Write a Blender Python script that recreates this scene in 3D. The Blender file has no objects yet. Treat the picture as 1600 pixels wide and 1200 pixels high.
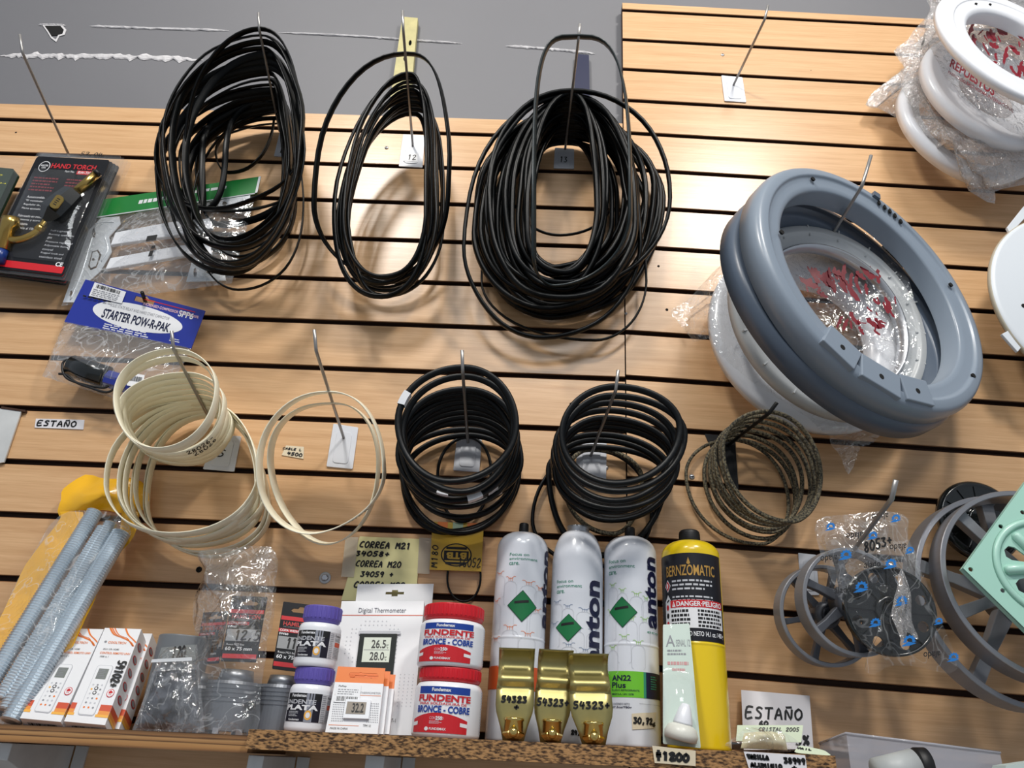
import bpy, bmesh, math, random
from math import sin, cos, pi, sqrt, radians
from mathutils import Vector, Matrix, noise
V = Vector
SC = bpy.context.scene
COL = SC.collection

# ------------------------------------------------------------------ camera
FPX, YAW, PITCH, ROLL = 1183.47, -0.02726, 0.46368, 0.06524
CAM = V((-0.17387, -1.23947, -1.31285))
FWD = V((sin(YAW)*cos(PITCH), cos(YAW)*cos(PITCH), sin(PITCH)))
_r = V((cos(YAW), -sin(YAW), 0)); _u = _r.cross(FWD)
RGT = _r*cos(ROLL) + _u*sin(ROLL)
UPV = -_r*sin(ROLL) + _u*cos(ROLL)
cd = bpy.data.cameras.new('camera'); cam = bpy.data.objects.new('camera', cd); COL.objects.link(cam)
cam.matrix_world = Matrix(((RGT.x, UPV.x, -FWD.x, CAM.x), (RGT.y, UPV.y, -FWD.y, CAM.y), (RGT.z, UPV.z, -FWD.z, CAM.z), (0, 0, 0, 1)))
cd.sensor_fit = 'HORIZONTAL'; cd.sensor_width = 36; cd.lens = FPX/1600*36; cd.clip_start = 0.02
SC.camera = cam

# ------------------------------------------------------------------ light
W = bpy.data.worlds.new('shop_ambient'); SC.world = W; W.use_nodes = True
W.node_tree.nodes['Background'].inputs[0].default_value = (0.80, 0.88, 1.0, 1)
W.node_tree.nodes['Background'].inputs[1].default_value = 0.36
def lamp(name, loc, tgt, size, power, col):
    l = bpy.data.lights.new(name, 'AREA'); l.shape = 'RECTANGLE'; l.size, l.size_y = size; l.energy = power; l.color = col
    o = bpy.data.objects.new(name, l); COL.objects.link(o); o.location = loc
    o.rotation_euler = (V(tgt)-V(loc)).to_track_quat('-Z', 'Y').to_euler()
lamp('ceiling_or_fill_lamp', (-0.95, -1.75, 1.10), (-0.4, 0, -0.6), (0.30, 0.30), 34, (1.0, 0.96, 0.90))
lamp('ceiling_or_fill_lamp', (0.70, -1.75, 1.15), (0.1, 0, -0.6), (0.30, 0.30), 34, (1.0, 0.96, 0.90))
lamp('ceiling_or_fill_lamp', (-0.1, -3.2, 1.3), (-0.1, 0, -0.9), (1.2, 0.5), 26, (0.95, 0.98, 1.0))  # front fill light added to the two ceiling lamps, not a fixture
SC.view_settings.view_transform = 'Standard'; SC.view_settings.look = 'None'; SC.view_settings.gamma = 1; SC.view_settings.use_curve_mapping = False
SC.view_settings.exposure = 0.0
SC.cycles.transparent_max_bounces = 24; SC.cycles.max_bounces = 8

# ------------------------------------------------------------------ pixels -> rays
def ray(u, v): return FWD + RGT*((u-800)/FPX) - UPV*((v-600)/FPX)
def P(u, v, d):
    """point seen at photo pixel (u, v) that stands d metres in front of the wall plane"""
    r = ray(u, v); return CAM + r*((-d-CAM.y)/r.y)
def project(p):
    q = p-CAM; z = q.dot(FWD); return 800+FPX*q.dot(RGT)/z, 600-FPX*q.dot(UPV)/z

# ------------------------------------------------------------------ materials
def s2l(c): c /= 255; return c/12.92 if c <= .04045 else ((c+.055)/1.055)**2.4
MATS = {}
def nodes(m): return m.node_tree.nodes, m.node_tree.links
def mat(name, rgb, rough=.5, metal=0, coat=0, bump=0, bscale=200, vary=0, vscale=30, spec=.5, sheen=0, trans=0, alpha=1):
    if name in MATS: return MATS[name]
    m = bpy.data.materials.new(name); m.use_nodes = True; N, L = nodes(m)
    b = N['Principled BSDF']; col = tuple(s2l(c) for c in rgb)+(1,)
    b.inputs['Base Color'].default_value = col; b.inputs['Roughness'].default_value = rough; b.inputs['Metallic'].default_value = metal
    b.inputs['Coat Weight'].default_value = coat; b.inputs['Coat Roughness'].default_value = .15; b.inputs['Specular IOR Level'].default_value = spec
    b.inputs['Transmission Weight'].default_value = trans; b.inputs['Alpha'].default_value = alpha
    if bump or vary:
        tc = N.new('ShaderNodeTexCoord')
    if vary:
        n = N.new('ShaderNodeTexNoise'); n.inputs['Scale'].default_value = vscale; n.inputs['Detail'].default_value = 5
        L.new(tc.outputs['Object'], n.inputs['Vector'])
        mx = N.new('ShaderNodeMix'); mx.data_type = 'RGBA'
        mx.inputs['A'].default_value = tuple(c*(1-vary) for c in col[:3])+(1,); mx.inputs['B'].default_value = tuple(min(1, c*(1+vary)) for c in col[:3])+(1,)
        L.new(n.outputs['Fac'], mx.inputs['Factor']); L.new(mx.outputs['Result'], b.inputs['Base Color'])
    if bump:
        n = N.new('ShaderNodeTexNoise'); n.inputs['Scale'].default_value = bscale; n.inputs['Detail'].default_value = 4
        L.new(tc.outputs['Object'], n.inputs['Vector'])
        bp = N.new('ShaderNodeBump'); bp.inputs['Strength'].default_value = bump; bp.inputs['Distance'].default_value = .002
        L.new(n.outputs['Fac'], bp.inputs['Height']); L.new(bp.outputs['Normal'], b.inputs['Normal'])
    MATS[name] = m; return m
def wood(name, c1, c2, rough=.29, sx=3, sz=90):
    m = bpy.data.materials.new(name); m.use_nodes = True; N, L = nodes(m); b = N['Principled BSDF']
    tc = N.new('ShaderNodeTexCoord'); mp = N.new('ShaderNodeMapping'); mp.inputs['Scale'].default_value = (sx, sz, sz)
    L.new(tc.outputs['Object'], mp.inputs['Vector'])
    n = N.new('ShaderNodeTexNoise'); n.inputs['Scale'].default_value = 1; n.inputs['Detail'].default_value = 6; n.inputs['Roughness'].default_value = .65
    L.new(mp.outputs['Vector'], n.inputs['Vector'])
    mp2 = N.new('ShaderNodeMapping'); mp2.inputs['Scale'].default_value = (22, 800, 800); L.new(tc.outputs['Object'], mp2.inputs['Vector'])
    n2 = N.new('ShaderNodeTexNoise'); n2.inputs['Scale'].default_value = 1; n2.inputs['Detail'].default_value = 3; L.new(mp2.outputs['Vector'], n2.inputs['Vector'])
    ad = N.new('ShaderNodeMath'); ad.operation = 'MULTIPLY_ADD'; ad.inputs[1].default_value = .45; L.new(n2.outputs['Fac'], ad.inputs[0]); L.new(n.outputs['Fac'], ad.inputs[2])
    cr = N.new('ShaderNodeValToRGB'); cr.color_ramp.elements[0].position = .48; cr.color_ramp.elements[1].position = .96
    cr.color_ramp.elements[0].color = tuple(s2l(c) for c in c1)+(1,); cr.color_ramp.elements[1].color = tuple(s2l(c) for c in c2)+(1,)
    L.new(ad.outputs[0], cr.inputs['Fac']); L.new(cr.outputs['Color'], b.inputs['Base Color'])
    b.inputs['Roughness'].default_value = rough
    bp = N.new('ShaderNodeBump'); bp.inputs['Strength'].default_value = .12; bp.inputs['Distance'].default_value = .001
    L.new(ad.outputs[0], bp.inputs['Height']); L.new(bp.outputs['Normal'], b.inputs['Normal'])
    MATS[name] = m; return m
def film(name, tint=(255, 255, 255), gloss=.02, haze=.03, bscale=35, bump=.5, rough=.12, hazecol=(235, 238, 240), crease_glint=0.0):
    """clear wrinkled plastic film: transparent, a little milky, glossy bumps, crease highlights painted as pale lines"""
    m = bpy.data.materials.new(name); m.use_nodes = True; N, L = nodes(m); N.remove(N['Principled BSDF']); out = N['Material Output']
    tr = N.new('ShaderNodeBsdfTransparent'); tr.inputs[0].default_value = tuple(s2l(c) for c in tint)+(1,)
    df = N.new('ShaderNodeBsdfDiffuse'); df.inputs[0].default_value = tuple(s2l(c) for c in hazecol)+(1,)
    gl = N.new('ShaderNodeBsdfGlossy'); gl.inputs['Roughness'].default_value = rough
    tc = N.new('ShaderNodeTexCoord'); n = N.new('ShaderNodeTexNoise'); n.inputs['Scale'].default_value = bscale; n.inputs['Detail'].default_value = 3; n.inputs['Distortion'].default_value = 1.2
    L.new(tc.outputs['Object'], n.inputs['Vector'])
    bp = N.new('ShaderNodeBump'); bp.inputs['Strength'].default_value = bump; bp.inputs['Distance'].default_value = .01; L.new(n.outputs['Fac'], bp.inputs['Height'])
    L.new(bp.outputs['Normal'], gl.inputs['Normal'])
    ge = N.new('ShaderNodeNewGeometry'); dt = N.new('ShaderNodeVectorMath'); dt.operation = 'DOT_PRODUCT'; L.new(ge.outputs['Incoming'], dt.inputs[0]); L.new(bp.outputs['Normal'], dt.inputs[1])
    a1 = N.new('ShaderNodeMath'); a1.operation = 'ABSOLUTE'; L.new(dt.outputs['Value'], a1.inputs[0])
    a2 = N.new('ShaderNodeMath'); a2.operation = 'SUBTRACT'; a2.inputs[0].default_value = 1; a2.use_clamp = True; L.new(a1.outputs[0], a2.inputs[1])
    fr = N.new('ShaderNodeMath'); fr.operation = 'POWER'; fr.inputs[1].default_value = 4; L.new(a2.outputs[0], fr.inputs[0])
    ma = N.new('ShaderNodeMath'); ma.operation = 'MULTIPLY_ADD'; ma.inputs[1].default_value = .9; ma.inputs[2].default_value = gloss+.04; ma.use_clamp = True; L.new(fr.outputs[0], ma.inputs[0])
    n3 = N.new('ShaderNodeTexNoise'); n3.inputs['Scale'].default_value = bscale*.8; n3.inputs['Detail'].default_value = 2; n3.inputs['Distortion'].default_value = 2.0; L.new(tc.outputs['Object'], n3.inputs['Vector'])
    rg = N.new('ShaderNodeMath'); rg.operation = 'SUBTRACT'; rg.inputs[1].default_value = .5; L.new(n3.outputs['Fac'], rg.inputs[0])
    ab = N.new('ShaderNodeMath'); ab.operation = 'ABSOLUTE'; L.new(rg.outputs[0], ab.inputs[0])
    mr = N.new('ShaderNodeMapRange'); mr.inputs['From Min'].default_value = 0; mr.inputs['From Max'].default_value = .022; mr.inputs['To Min'].default_value = haze+crease_glint; mr.inputs['To Max'].default_value = haze; L.new(ab.outputs[0], mr.inputs['Value'])  # pale noise lines mixed into the haze paint the highlights along folds
    m1 = N.new('ShaderNodeMixShader'); L.new(mr.outputs[0], m1.inputs[0]); L.new(tr.outputs[0], m1.inputs[1]); L.new(df.outputs[0], m1.inputs[2])
    m2 = N.new('ShaderNodeMixShader'); L.new(ma.outputs[0], m2.inputs[0]); L.new(m1.outputs[0], m2.inputs[1]); L.new(gl.outputs[0], m2.inputs[2])
    L.new(m2.outputs[0], out.inputs['Surface']); MATS[name] = m; return m
def mottled(name, c1, c2, scale, rough=.6, bump=.6, lo=.42, hi=.58, stretch=None):
    m = bpy.data.materials.new(name); m.use_nodes = True; N, L = nodes(m); b = N['Principled BSDF']; tc = N.new('ShaderNodeTexCoord')
    n = N.new('ShaderNodeTexNoise'); n.inputs['Scale'].default_value = scale; n.inputs['Detail'].default_value = 4
    mp = N.new('ShaderNodeMapping'); mp.inputs['Scale'].default_value = stretch or (1, 1, 1); L.new(tc.outputs['Object'], mp.inputs['Vector']); L.new(mp.outputs['Vector'], n.inputs['Vector'])
    cr = N.new('ShaderNodeValToRGB'); cr.color_ramp.elements[0].position = lo; cr.color_ramp.elements[1].position = hi
    cr.color_ramp.elements[0].color = tuple(s2l(c) for c in c1)+(1,); cr.color_ramp.elements[1].color = tuple(s2l(c) for c in c2)+(1,)
    L.new(n.outputs['Fac'], cr.inputs['Fac']); L.new(cr.outputs['Color'], b.inputs['Base Color']); b.inputs['Roughness'].default_value = rough
    bp = N.new('ShaderNodeBump'); bp.inputs['Strength'].default_value = bump; bp.inputs['Distance'].default_value = .001; L.new(n.outputs['Fac'], bp.inputs['Height']); L.new(bp.outputs['Normal'], b.inputs['Normal'])
    MATS[name] = m; return m
M = {}
M['slat'] = wood('beech_laminate', (196, 152, 108), (222, 182, 138))
M['core'] = mat('mdf_core', (58, 34, 20), .8)
M['slatedge'] = mat('laminate_edge', (150, 105, 66), .6)
M['paint'] = mat('grey_wall_paint', (110, 110, 114), .55, bump=.15, bscale=30, vary=.05, vscale=4)
M['plaster'] = mat('torn_plaster', (206, 204, 206), .8, bump=.8, bscale=120, vary=.2, vscale=90)
M['black'] = mat('ink_black', (14, 14, 16), .5)
M['hole'] = mat('dark_hollow', (8, 7, 7), .9)
M['white'] = mat('white_card', (232, 233, 236), .45)
M['paper'] = mat('white_paper', (226, 224, 228), .7)
M['cream'] = mat('cream_tape', (218, 205, 178), .6)
M['note'] = mat('yellow_note_paper', (232, 225, 165), .7)
M['zinc'] = mat('zinc_wire', (160, 158, 156), .34, .6)
M['hingezinc'] = mat('bright_zinc_plate', (226, 231, 236), .28, .35)
M['spring'] = mat('zinc_spring', (212, 222, 230), .30, .55)
M['steel'] = mat('brushed_steel', (206, 208, 212), .34, .85, bump=.1, bscale=300)
M['plate'] = mat('white_hook_plate', (214, 217, 224), .35, coat=.3)
M['rubber'] = mat('black_rubber_belt', (4, 6, 7), .36, spec=.2)
M['rubber2'] = mat('black_v_belt', (4, 7, 10), .38, spec=.25)
M['ivory'] = mat('ivory_rubber', (242, 236, 212), .4)
M['red'] = mat('print_red', (200, 30, 40), .4)
M['blue'] = mat('print_blue', (22, 62, 152), .4)
M['navy'] = mat('print_navy', (16, 26, 62), .4)
M['orange'] = mat('print_orange', (232, 122, 44), .45)
M['amber'] = mat('print_amber', (240, 178, 74), .45)
M['grey'] = mat('print_grey', (138, 140, 146), .5)
M['lgrey'] = mat('print_light_grey', (196, 198, 204), .5)
M['brass'] = mat('brass', (190, 160, 92), .24, .95)
M['chip'] = mottled('chipboard', (58, 38, 22), (172, 130, 84), 1, .85, 1.0, .38, .60, (150, 150, 420))
def layered(name):
    m = bpy.data.materials.new(name); m.use_nodes = True; N, L = nodes(m); b = N['Principled BSDF']; tc = N.new('ShaderNodeTexCoord'); sp = N.new('ShaderNodeSeparateXYZ'); L.new(tc.outputs['Object'], sp.inputs[0])
    mu = N.new('ShaderNodeMath'); mu.operation = 'MULTIPLY_ADD'; mu.inputs[1].default_value = -.0172; L.new(sp.outputs['X'], mu.inputs[0]); L.new(sp.outputs['Z'], mu.inputs[2])
    mp = N.new('ShaderNodeMapping'); mp.inputs['Scale'].default_value = (8, 8, 300); L.new(tc.outputs['Object'], mp.inputs['Vector']); n = N.new('ShaderNodeTexNoise'); n.inputs['Scale'].default_value = 1; n.inputs['Detail'].default_value = 5; L.new(mp.outputs['Vector'], n.inputs['Vector'])
    ad = N.new('ShaderNodeMath'); ad.operation = 'MULTIPLY_ADD'; ad.inputs[1].default_value = .005; L.new(n.outputs['Fac'], ad.inputs[0]); L.new(mu.outputs[0], ad.inputs[2])
    mr = N.new('ShaderNodeMapRange'); mr.inputs['From Min'].default_value = .0093; mr.inputs['From Max'].default_value = .0293; L.new(ad.outputs[0], mr.inputs['Value'])
    cr = N.new('ShaderNodeValToRGB'); e = cr.color_ramp.elements; e[0].position = 0; e[1].position = 1
    for k, c in ((.0, (110, 76, 46)), (.2, (168, 122, 74)), (.36, (176, 132, 82)), (.42, (74, 48, 28)), (.5, (150, 108, 66)), (.62, (178, 136, 88)), (.70, (84, 56, 34)), (.78, (142, 102, 64)), (.92, (120, 86, 54)), (1, (70, 46, 28))):
        q = e[0] if k == 0 else e[len(e)-1] if k == 1 else e.new(k); q.color = tuple(s2l(x) for x in c)+(1,)
    L.new(mr.outputs['Result'], cr.inputs['Fac']); L.new(cr.outputs['Color'], b.inputs['Base Color']); b.inputs['Roughness'].default_value = .75; return m
M['ply'] = layered('plywood_edge')
M['galv'] = mat('galvanised_steel', (206, 208, 208), .45, .15, vary=.2, vscale=25)
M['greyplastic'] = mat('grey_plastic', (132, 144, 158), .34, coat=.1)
M['lightplastic'] = mat('light_grey_plastic', (196, 199, 200), .38)
M['whiteplastic'] = mat('white_plastic', (236, 238, 243), .3, coat=.2)
M['film'] = film('clear_film', gloss=.07, haze=.07, bscale=17, bump=1.0, rough=.07, crease_glint=.32)
M['film2'] = film('crumpled_film', gloss=.09, haze=.05, bscale=24, bump=1.0, rough=.08, crease_glint=.22)
M['filmt'] = film('thin_film', gloss=-.015, haze=.025, bscale=16, bump=.9, rough=.06, crease_glint=.14)
M['filmc'] = film('crinkled_film', gloss=.13, haze=.34, bscale=75, bump=1.0, rough=.10, hazecol=(206, 202, 200), crease_glint=.35)
M['filmw'] = film('milky_film', gloss=.12, haze=.30, bscale=34, bump=1.0, rough=.10, hazecol=(196, 194, 196), crease_glint=.35)
M['blister'] = film('clear_blister', gloss=.0, haze=.015, bscale=12, bump=.2, rough=.06)

# ------------------------------------------------------------------ mesh collecting
class Part:
    def __init__(s, name='part', label=None): s.name, s.label, s.v, s.f, s.mi, s.sm, s.mats, s.subs, s.bev, s.kind = name, label, [], [], [], [], [], [], 0, None
    def slot(s, m):
        m = M[m] if isinstance(m, str) else m
        if m not in s.mats: s.mats.append(m)
        return s.mats.index(m)
    def add(s, vs, fs, m, smooth=False):
        b = len(s.v); k = s.slot(m); s.v += [V(x) for x in vs]
        for f in fs: s.f.append([b+i for i in f]); s.mi.append(k); s.sm.append(smooth)
    def sub(s, name, label=None): p = Part(name, label); s.subs.append(p); return p
def emit(p, root, origin):
    me = bpy.data.meshes.new(p.name); me.from_pydata([tuple(v-origin) for v in p.v], [], p.f)
    for m in p.mats: me.materials.append(m)
    for k, poly in enumerate(me.polygons): poly.material_index = p.mi[k]; poly.use_smooth = p.sm[k]
    bm = bmesh.new(); bm.from_mesh(me); bmesh.ops.recalc_face_normals(bm, faces=bm.faces); bm.to_mesh(me); bm.free(); me.update()
    o = bpy.data.objects.new(p.name, me); COL.objects.link(o)
    if root: o.parent = root
    else: o.location = origin
    if p.label: o['label'] = p.label
    if p.kind: o['kind'] = p.kind
    if p.bev:
        b = o.modifiers.new('edge', 'BEVEL'); b.width = p.bev; b.segments = 2; b.limit_method = 'ANGLE'; b.angle_limit = radians(50)
    for q in p.subs: emit(q, o, origin)
    return o
def base_of(parts):
    vs = []
    def rec(p):
        vs.extend(p.v)
        for q in p.subs: rec(q)
    for p in parts: rec(p)
    xs = [v.x for v in vs]; ys = [v.y for v in vs]; zs = [v.z for v in vs]
    return V(((min(xs)+max(xs))/2, (min(ys)+max(ys))/2, min(zs)))
class Thing:
    def __init__(s, name, label, cat, group=None): s.name, s.label, s.cat, s.group, s.parts = name, label, cat, group, []
    def part(s, name, label=None): p = Part(name, label); s.parts.append(p); return p
    def done(s):
        o = bpy.data.objects.new(s.name, None); o.empty_display_size = .02; COL.objects.link(o); b = base_of(s.parts); o.location = b
        for p in s.parts: emit(p, o, b)
        o['label'] = s.label; o['category'] = s.cat
        if s.group: o['group'] = s.group
        return o
def single(p, label, cat, group=None):
    o = emit(p, None, base_of([p])); o['label'] = label; o['category'] = cat
    if group: o['group'] = group
    return o
def structure(p):
    o = emit(p, None, base_of([p])); o['kind'] = 'structure'; return o

# ------------------------------------------------------------------ surface maps (s right, t down, h out)
class Quad:
    def __init__(s, a, b, c, d):
        s.c = [V(x) for x in (a, b, c, d)]; s.w = ((b-a).length+(c-d).length)/2; s.h = ((d-a).length+(c-b).length)/2
        n = (b-a+c-d).cross(a-d+b-c); n.normalize(); s.n = n if n.y < 0 else -n
    def __call__(s, x, y, h=0):
        a, b, c, d = s.c; return a*(1-x)*(1-y)+b*x*(1-y)+c*x*y+d*(1-x)*y+s.n*h
    def px(s, u, v):
        r = ray(u, v); a = s.c[0]; t = (sum((q for q in s.c), V((0, 0, 0)))/4-CAM).dot(s.n)/r.dot(s.n); X = CAM+r*t
        x, y = .5, .5
        for _ in range(12):
            e = X-s(x, y); dx = (s(x+1e-3, y)-s(x-1e-3, y))/2e-3; dy = (s(x, y+1e-3)-s(x, y-1e-3))/2e-3
            A, B, D = dx.dot(dx), dx.dot(dy), dy.dot(dy); p, q = e.dot(dx), e.dot(dy); k = A*D-B*B
            x += (p*D-q*B)/k; y += (q*A-p*B)/k
        return x, y
def Q(tl, tr, br, bl, d):
    if not isinstance(d, (list, tuple)): d = [d]*4
    return Quad(*[P(u, v, k) for (u, v), k in zip((tl, tr, br, bl), d)])
class Cyl:
    """cylinder skin: s = angle/pi*... ; s 0..1 spans the half turn that faces the camera, t from z1 down to z0"""
    def __init__(s, c, r, z0, z1):
        s.cx, s.cy, s.r, s.z0, s.z1 = c[0], c[1], r, z0, z1; f = V((CAM.x-c[0], CAM.y-c[1])).normalized(); s.f = f; s.e = V((-f.y, f.x)); s.w = pi*r; s.h = z1-z0
    def __call__(s, x, y, h=0):
        a = (x-.5)*pi; k = s.f*cos(a)+s.e*sin(a); return V((s.cx+k.x*(s.r+h), s.cy+k.y*(s.r+h), s.z1-(s.z1-s.z0)*y))
    def px(s, u, v):
        r = ray(u, v); o = V((CAM.x-s.cx, CAM.y-s.cy)); d = V((r.x, r.y)); A = d.dot(d); B = o.dot(d); C = o.dot(o)-s.r**2; D = B*B-A*C
        t = (-B-sqrt(max(D, 0)))/A; X = CAM+r*t; k = V((X.x-s.cx, X.y-s.cy))
        return math.atan2(k.dot(s.e), k.dot(s.f))/pi+.5, (s.z1-X.z)/(s.z1-s.z0)
class Disc:
    """plane through C with unit axes e (right), g (up); s, t in metres, t up"""
    def __init__(s, C, az=0, el=0, spin=0):
        a, b = radians(az), radians(el); s.C = V(C); s.n = V((sin(a)*cos(b), -cos(a)*cos(b), sin(b))); e = V((0, 0, 1)).cross(s.n); e.normalize(); g = s.n.cross(e)
        k = radians(spin); s.e = e*cos(k)+g*sin(k); s.g = g*cos(k)-e*sin(k); s.w = s.h = 1
    def __call__(s, x, y, h=0): return s.C+s.e*x+s.g*y+s.n*h
    def px(s, u, v):
        r = ray(u, v); X = CAM+r*((s.C-CAM).dot(s.n)/r.dot(s.n)); k = X-s.C; return k.dot(s.e), k.dot(s.g)

# ------------------------------------------------------------------ shapes
def poly(p, m, pts, h0, h1, mt, smooth=False):
    n = len(pts)
    if h0 is None: p.add([m(x, y, h1) for x, y in pts], [list(range(n))], mt); return
    p.add([m(x, y, h1) for x, y in pts]+[m(x, y, h0) for x, y in pts], [list(range(n)), list(range(2*n-1, n-1, -1))]+[[i, (i+1) % n, n+(i+1) % n, n+i] for i in range(n)], mt, smooth)
def rect(p, m, s0, t0, s1, t1, mt, h=.0004, ns=1):
    if isinstance(m, Cyl): ns = max(ns, int(abs(s1-s0)*24)+1)
    vs = []; fs = []
    for i in range(ns+1):
        x = s0+(s1-s0)*i/ns; vs += [m(x, t0, h), m(x, t1, h)]
        if i: fs.append([2*i-2, 2*i, 2*i+1, 2*i-1])
    p.add(vs, fs, mt, isinstance(m, Cyl))
def prect(p, m, a, b, mt, h=.0004):
    s0, t0 = m.px(*a); s1, t1 = m.px(*b); rect(p, m, s0, t0, s1, t1, mt, h)
def box(p, m, s0, t0, s1, t1, h0, h1, mt): poly(p, m, [(s0, t0), (s1, t0), (s1, t1), (s0, t1)], h0, h1, mt)
def ell(cx, cy, rx, ry, n=24, a0=0): return [(cx+rx*cos(2*pi*i/n+a0), cy+ry*sin(2*pi*i/n+a0)) for i in range(n)]
def rrect(x0, y0, x1, y1, rx, ry, n=4):
    o = []
    for cx, cy, a in ((x1-rx, y0+ry, -pi/2), (x1-rx, y1-ry, 0), (x0+rx, y1-ry, pi/2), (x0+rx, y0+ry, pi)):
        o += [(cx+rx*cos(a+pi/2*i/n), cy+ry*sin(a+pi/2*i/n)) for i in range(n+1)]
    return o
_tmp = {}
def curve_mesh(kind, key, build):
    k = (kind, key)
    if k in _tmp: return _tmp[k]
    cu = bpy.data.curves.new('tmp', kind); build(cu); o = bpy.data.objects.new('tmp', cu)
    me = o.to_mesh(); r = ([tuple(v.co) for v in me.vertices], [list(f.vertices) for f in me.polygons]); o.to_mesh_clear()
    bpy.data.objects.remove(o); bpy.data.curves.remove(cu); _tmp[k] = r; return r
def glyphs(s, bold):
    def b(cu): cu.body = s; cu.size = 1; cu.offset = bold; cu.resolution_u = 3; cu.dimensions = '2D'; cu.fill_mode = 'BOTH'
    return curve_mesh('FONT', (s, bold), b)
def text(p, m, s, s0, t0, s1, t1, mt, h=.0006, bold=0.0, rot=0):
    """fit the string into the box (s0,t0)-(s1,t1); rot 1 reads bottom to top, -1 top to bottom"""
    vs, fs = glyphs(s, bold)
    if not vs: return
    x0 = min(v[0] for v in vs); x1 = max(v[0] for v in vs); y0 = min(v[1] for v in vs); y1 = max(v[1] for v in vs)
    if isinstance(m, Cyl):   # cut the letters into narrow strips so that they hug the curve
        bm = bmesh.new(); bv = [bm.verts.new(v) for v in vs]
        for f in fs:
            try: bm.faces.new([bv[i] for i in f])
            except ValueError: pass
        ax = 1 if rot in (1, -1) else 0; lo, hi = (y0, y1) if ax else (x0, x1); n = int(abs(s1-s0)*40)
        for i in range(1, n+1): c = lo+(hi-lo)*i/(n+1); bmesh.ops.bisect_plane(bm, geom=bm.verts[:]+bm.edges[:]+bm.faces[:], plane_co=(0, c, 0) if ax else (c, 0, 0), plane_no=(0, 1, 0) if ax else (1, 0, 0))
        bm.verts.index_update(); vs = [tuple(v.co) for v in bm.verts]; fs = [[v.index for v in f.verts] for f in bm.faces]; bm.free()
    o = []
    for x, y, _ in vs:
        a = (x-x0)/max(1e-6, x1-x0); b = (y1-y)/max(1e-6, y1-y0)
        if rot == 1: a, b = b, 1-a
        elif rot == -1: a, b = 1-b, a
        elif rot == 2: a, b = 1-a, 1-b
        o.append(m(s0+(s1-s0)*a, t0+(t1-t0)*b, h))
    p.add(o, fs, mt)
def ptext(p, m, s, a, b, mt, h=.0006, bold=0.0, rot=0):
    s0, t0 = m.px(*a); s1, t1 = m.px(*b); text(p, m, s, s0, t0, s1, t1, mt, h, bold, rot)
def shape(p, m, loops, h0, h1, mt):
    """flat outline with holes cut out, from h0 to h1"""
    def b(cu):
        cu.dimensions = '2D'; cu.fill_mode = 'BOTH'; cu.extrude = .5
        for lp in loops:
            sp = cu.splines.new('POLY'); sp.points.add(len(lp)-1)
            for q, (x, y) in zip(sp.points, lp): q.co = (x, y, 0, 1)
            sp.use_cyclic_u = True
    vs, fs = curve_mesh('CURVE', tuple(tuple(q) for lp in loops for q in lp), b)
    p.add([m(x, y, h0+(h1-h0)*(z+.5)) for x, y, z in vs], fs, mt)
def tube(p, path, r, mt, n=8, closed=False, smooth=True):
    k = len(path); rs = r if isinstance(r, (list, tuple)) else [r]*k; vs = []; fs = []; up = None
    for i, c in enumerate(path):
        a = path[(i-1) % k] if closed or i else c; b = path[(i+1) % k] if closed or i < k-1 else c; t = (b-a).normalized()
        if up is None: up = t.orthogonal().normalized()
        up = (up-t*up.dot(t)).normalized(); w = t.cross(up)
        vs += [c+(up*cos(2*pi*j/n)+w*sin(2*pi*j/n))*rs[i] for j in range(n)]
    for i in range(k if closed else k-1):
        for j in range(n): fs.append([i*n+j, i*n+(j+1) % n, ((i+1) % k)*n+(j+1) % n, ((i+1) % k)*n+j])
    if not closed: fs += [list(range(n))[::-1], list(range((k-1)*n, k*n))]
    p.add(vs, fs, mt, smooth)
def smooth_path(pts, n=6, closed=False):
    o = []; k = len(pts)
    for i in range(k if closed else k-1):
        p0 = pts[(i-1) % k] if closed or i else pts[0]; p1 = pts[i]; p2 = pts[(i+1) % k]; p3 = pts[(i+2) % k] if closed or i < k-2 else pts[-1]
        for j in range(n):
            t = j/n; o.append(.5*((2*p1)+(p2-p0)*t+(2*p0-5*p1+4*p2-p3)*t*t+(3*p1-p0-3*p2+p3)*t**3))
    if not closed: o.append(pts[-1])
    return o
def band(p, path, width, thick, mt, nrm=None, chamfer=.25, twist=None, v=0):
    """closed belt swept along path; width runs along the loop axis, thickness radially; v narrows the inner side (V-belt)"""
    k = len(path); c = sum(path, V((0, 0, 0)))/k
    if nrm is None:
        nrm = V((0, 0, 0))
        for i in range(k): nrm += (path[i]-c).cross(path[(i+1) % k]-c)
        nrm.normalize()
    a, b = width/2, thick/2; q = min(a, b)*chamfer*2
    sec = [(-a+q, b), (a-q, b), (a, b-q), (a-v*a, -b+q), (a-v*a-q, -b), (-a+v*a+q, -b), (-a+v*a, -b+q), (-a, b-q)]
    vs = []; fs = []; n = 8
    for i, x in enumerate(path):
        t = (path[(i+1) % k]-path[i-1]).normalized(); w = (nrm-t*nrm.dot(t)).normalized(); r = t.cross(w)
        if r.dot(x-c) < 0 and twist is None: pass
        if twist:
            g = twist(i/k); w, r = w*cos(g)+r*sin(g), r*cos(g)-w*sin(g)
        vs += [x+w*s+r*h for s, h in sec]
    for i in range(k):
        for j in range(n): fs.append([i*n+j, i*n+(j+1) % n, ((i+1) % k)*n+(j+1) % n, ((i+1) % k)*n+j])
    p.add(vs, fs, mt, True)
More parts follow.
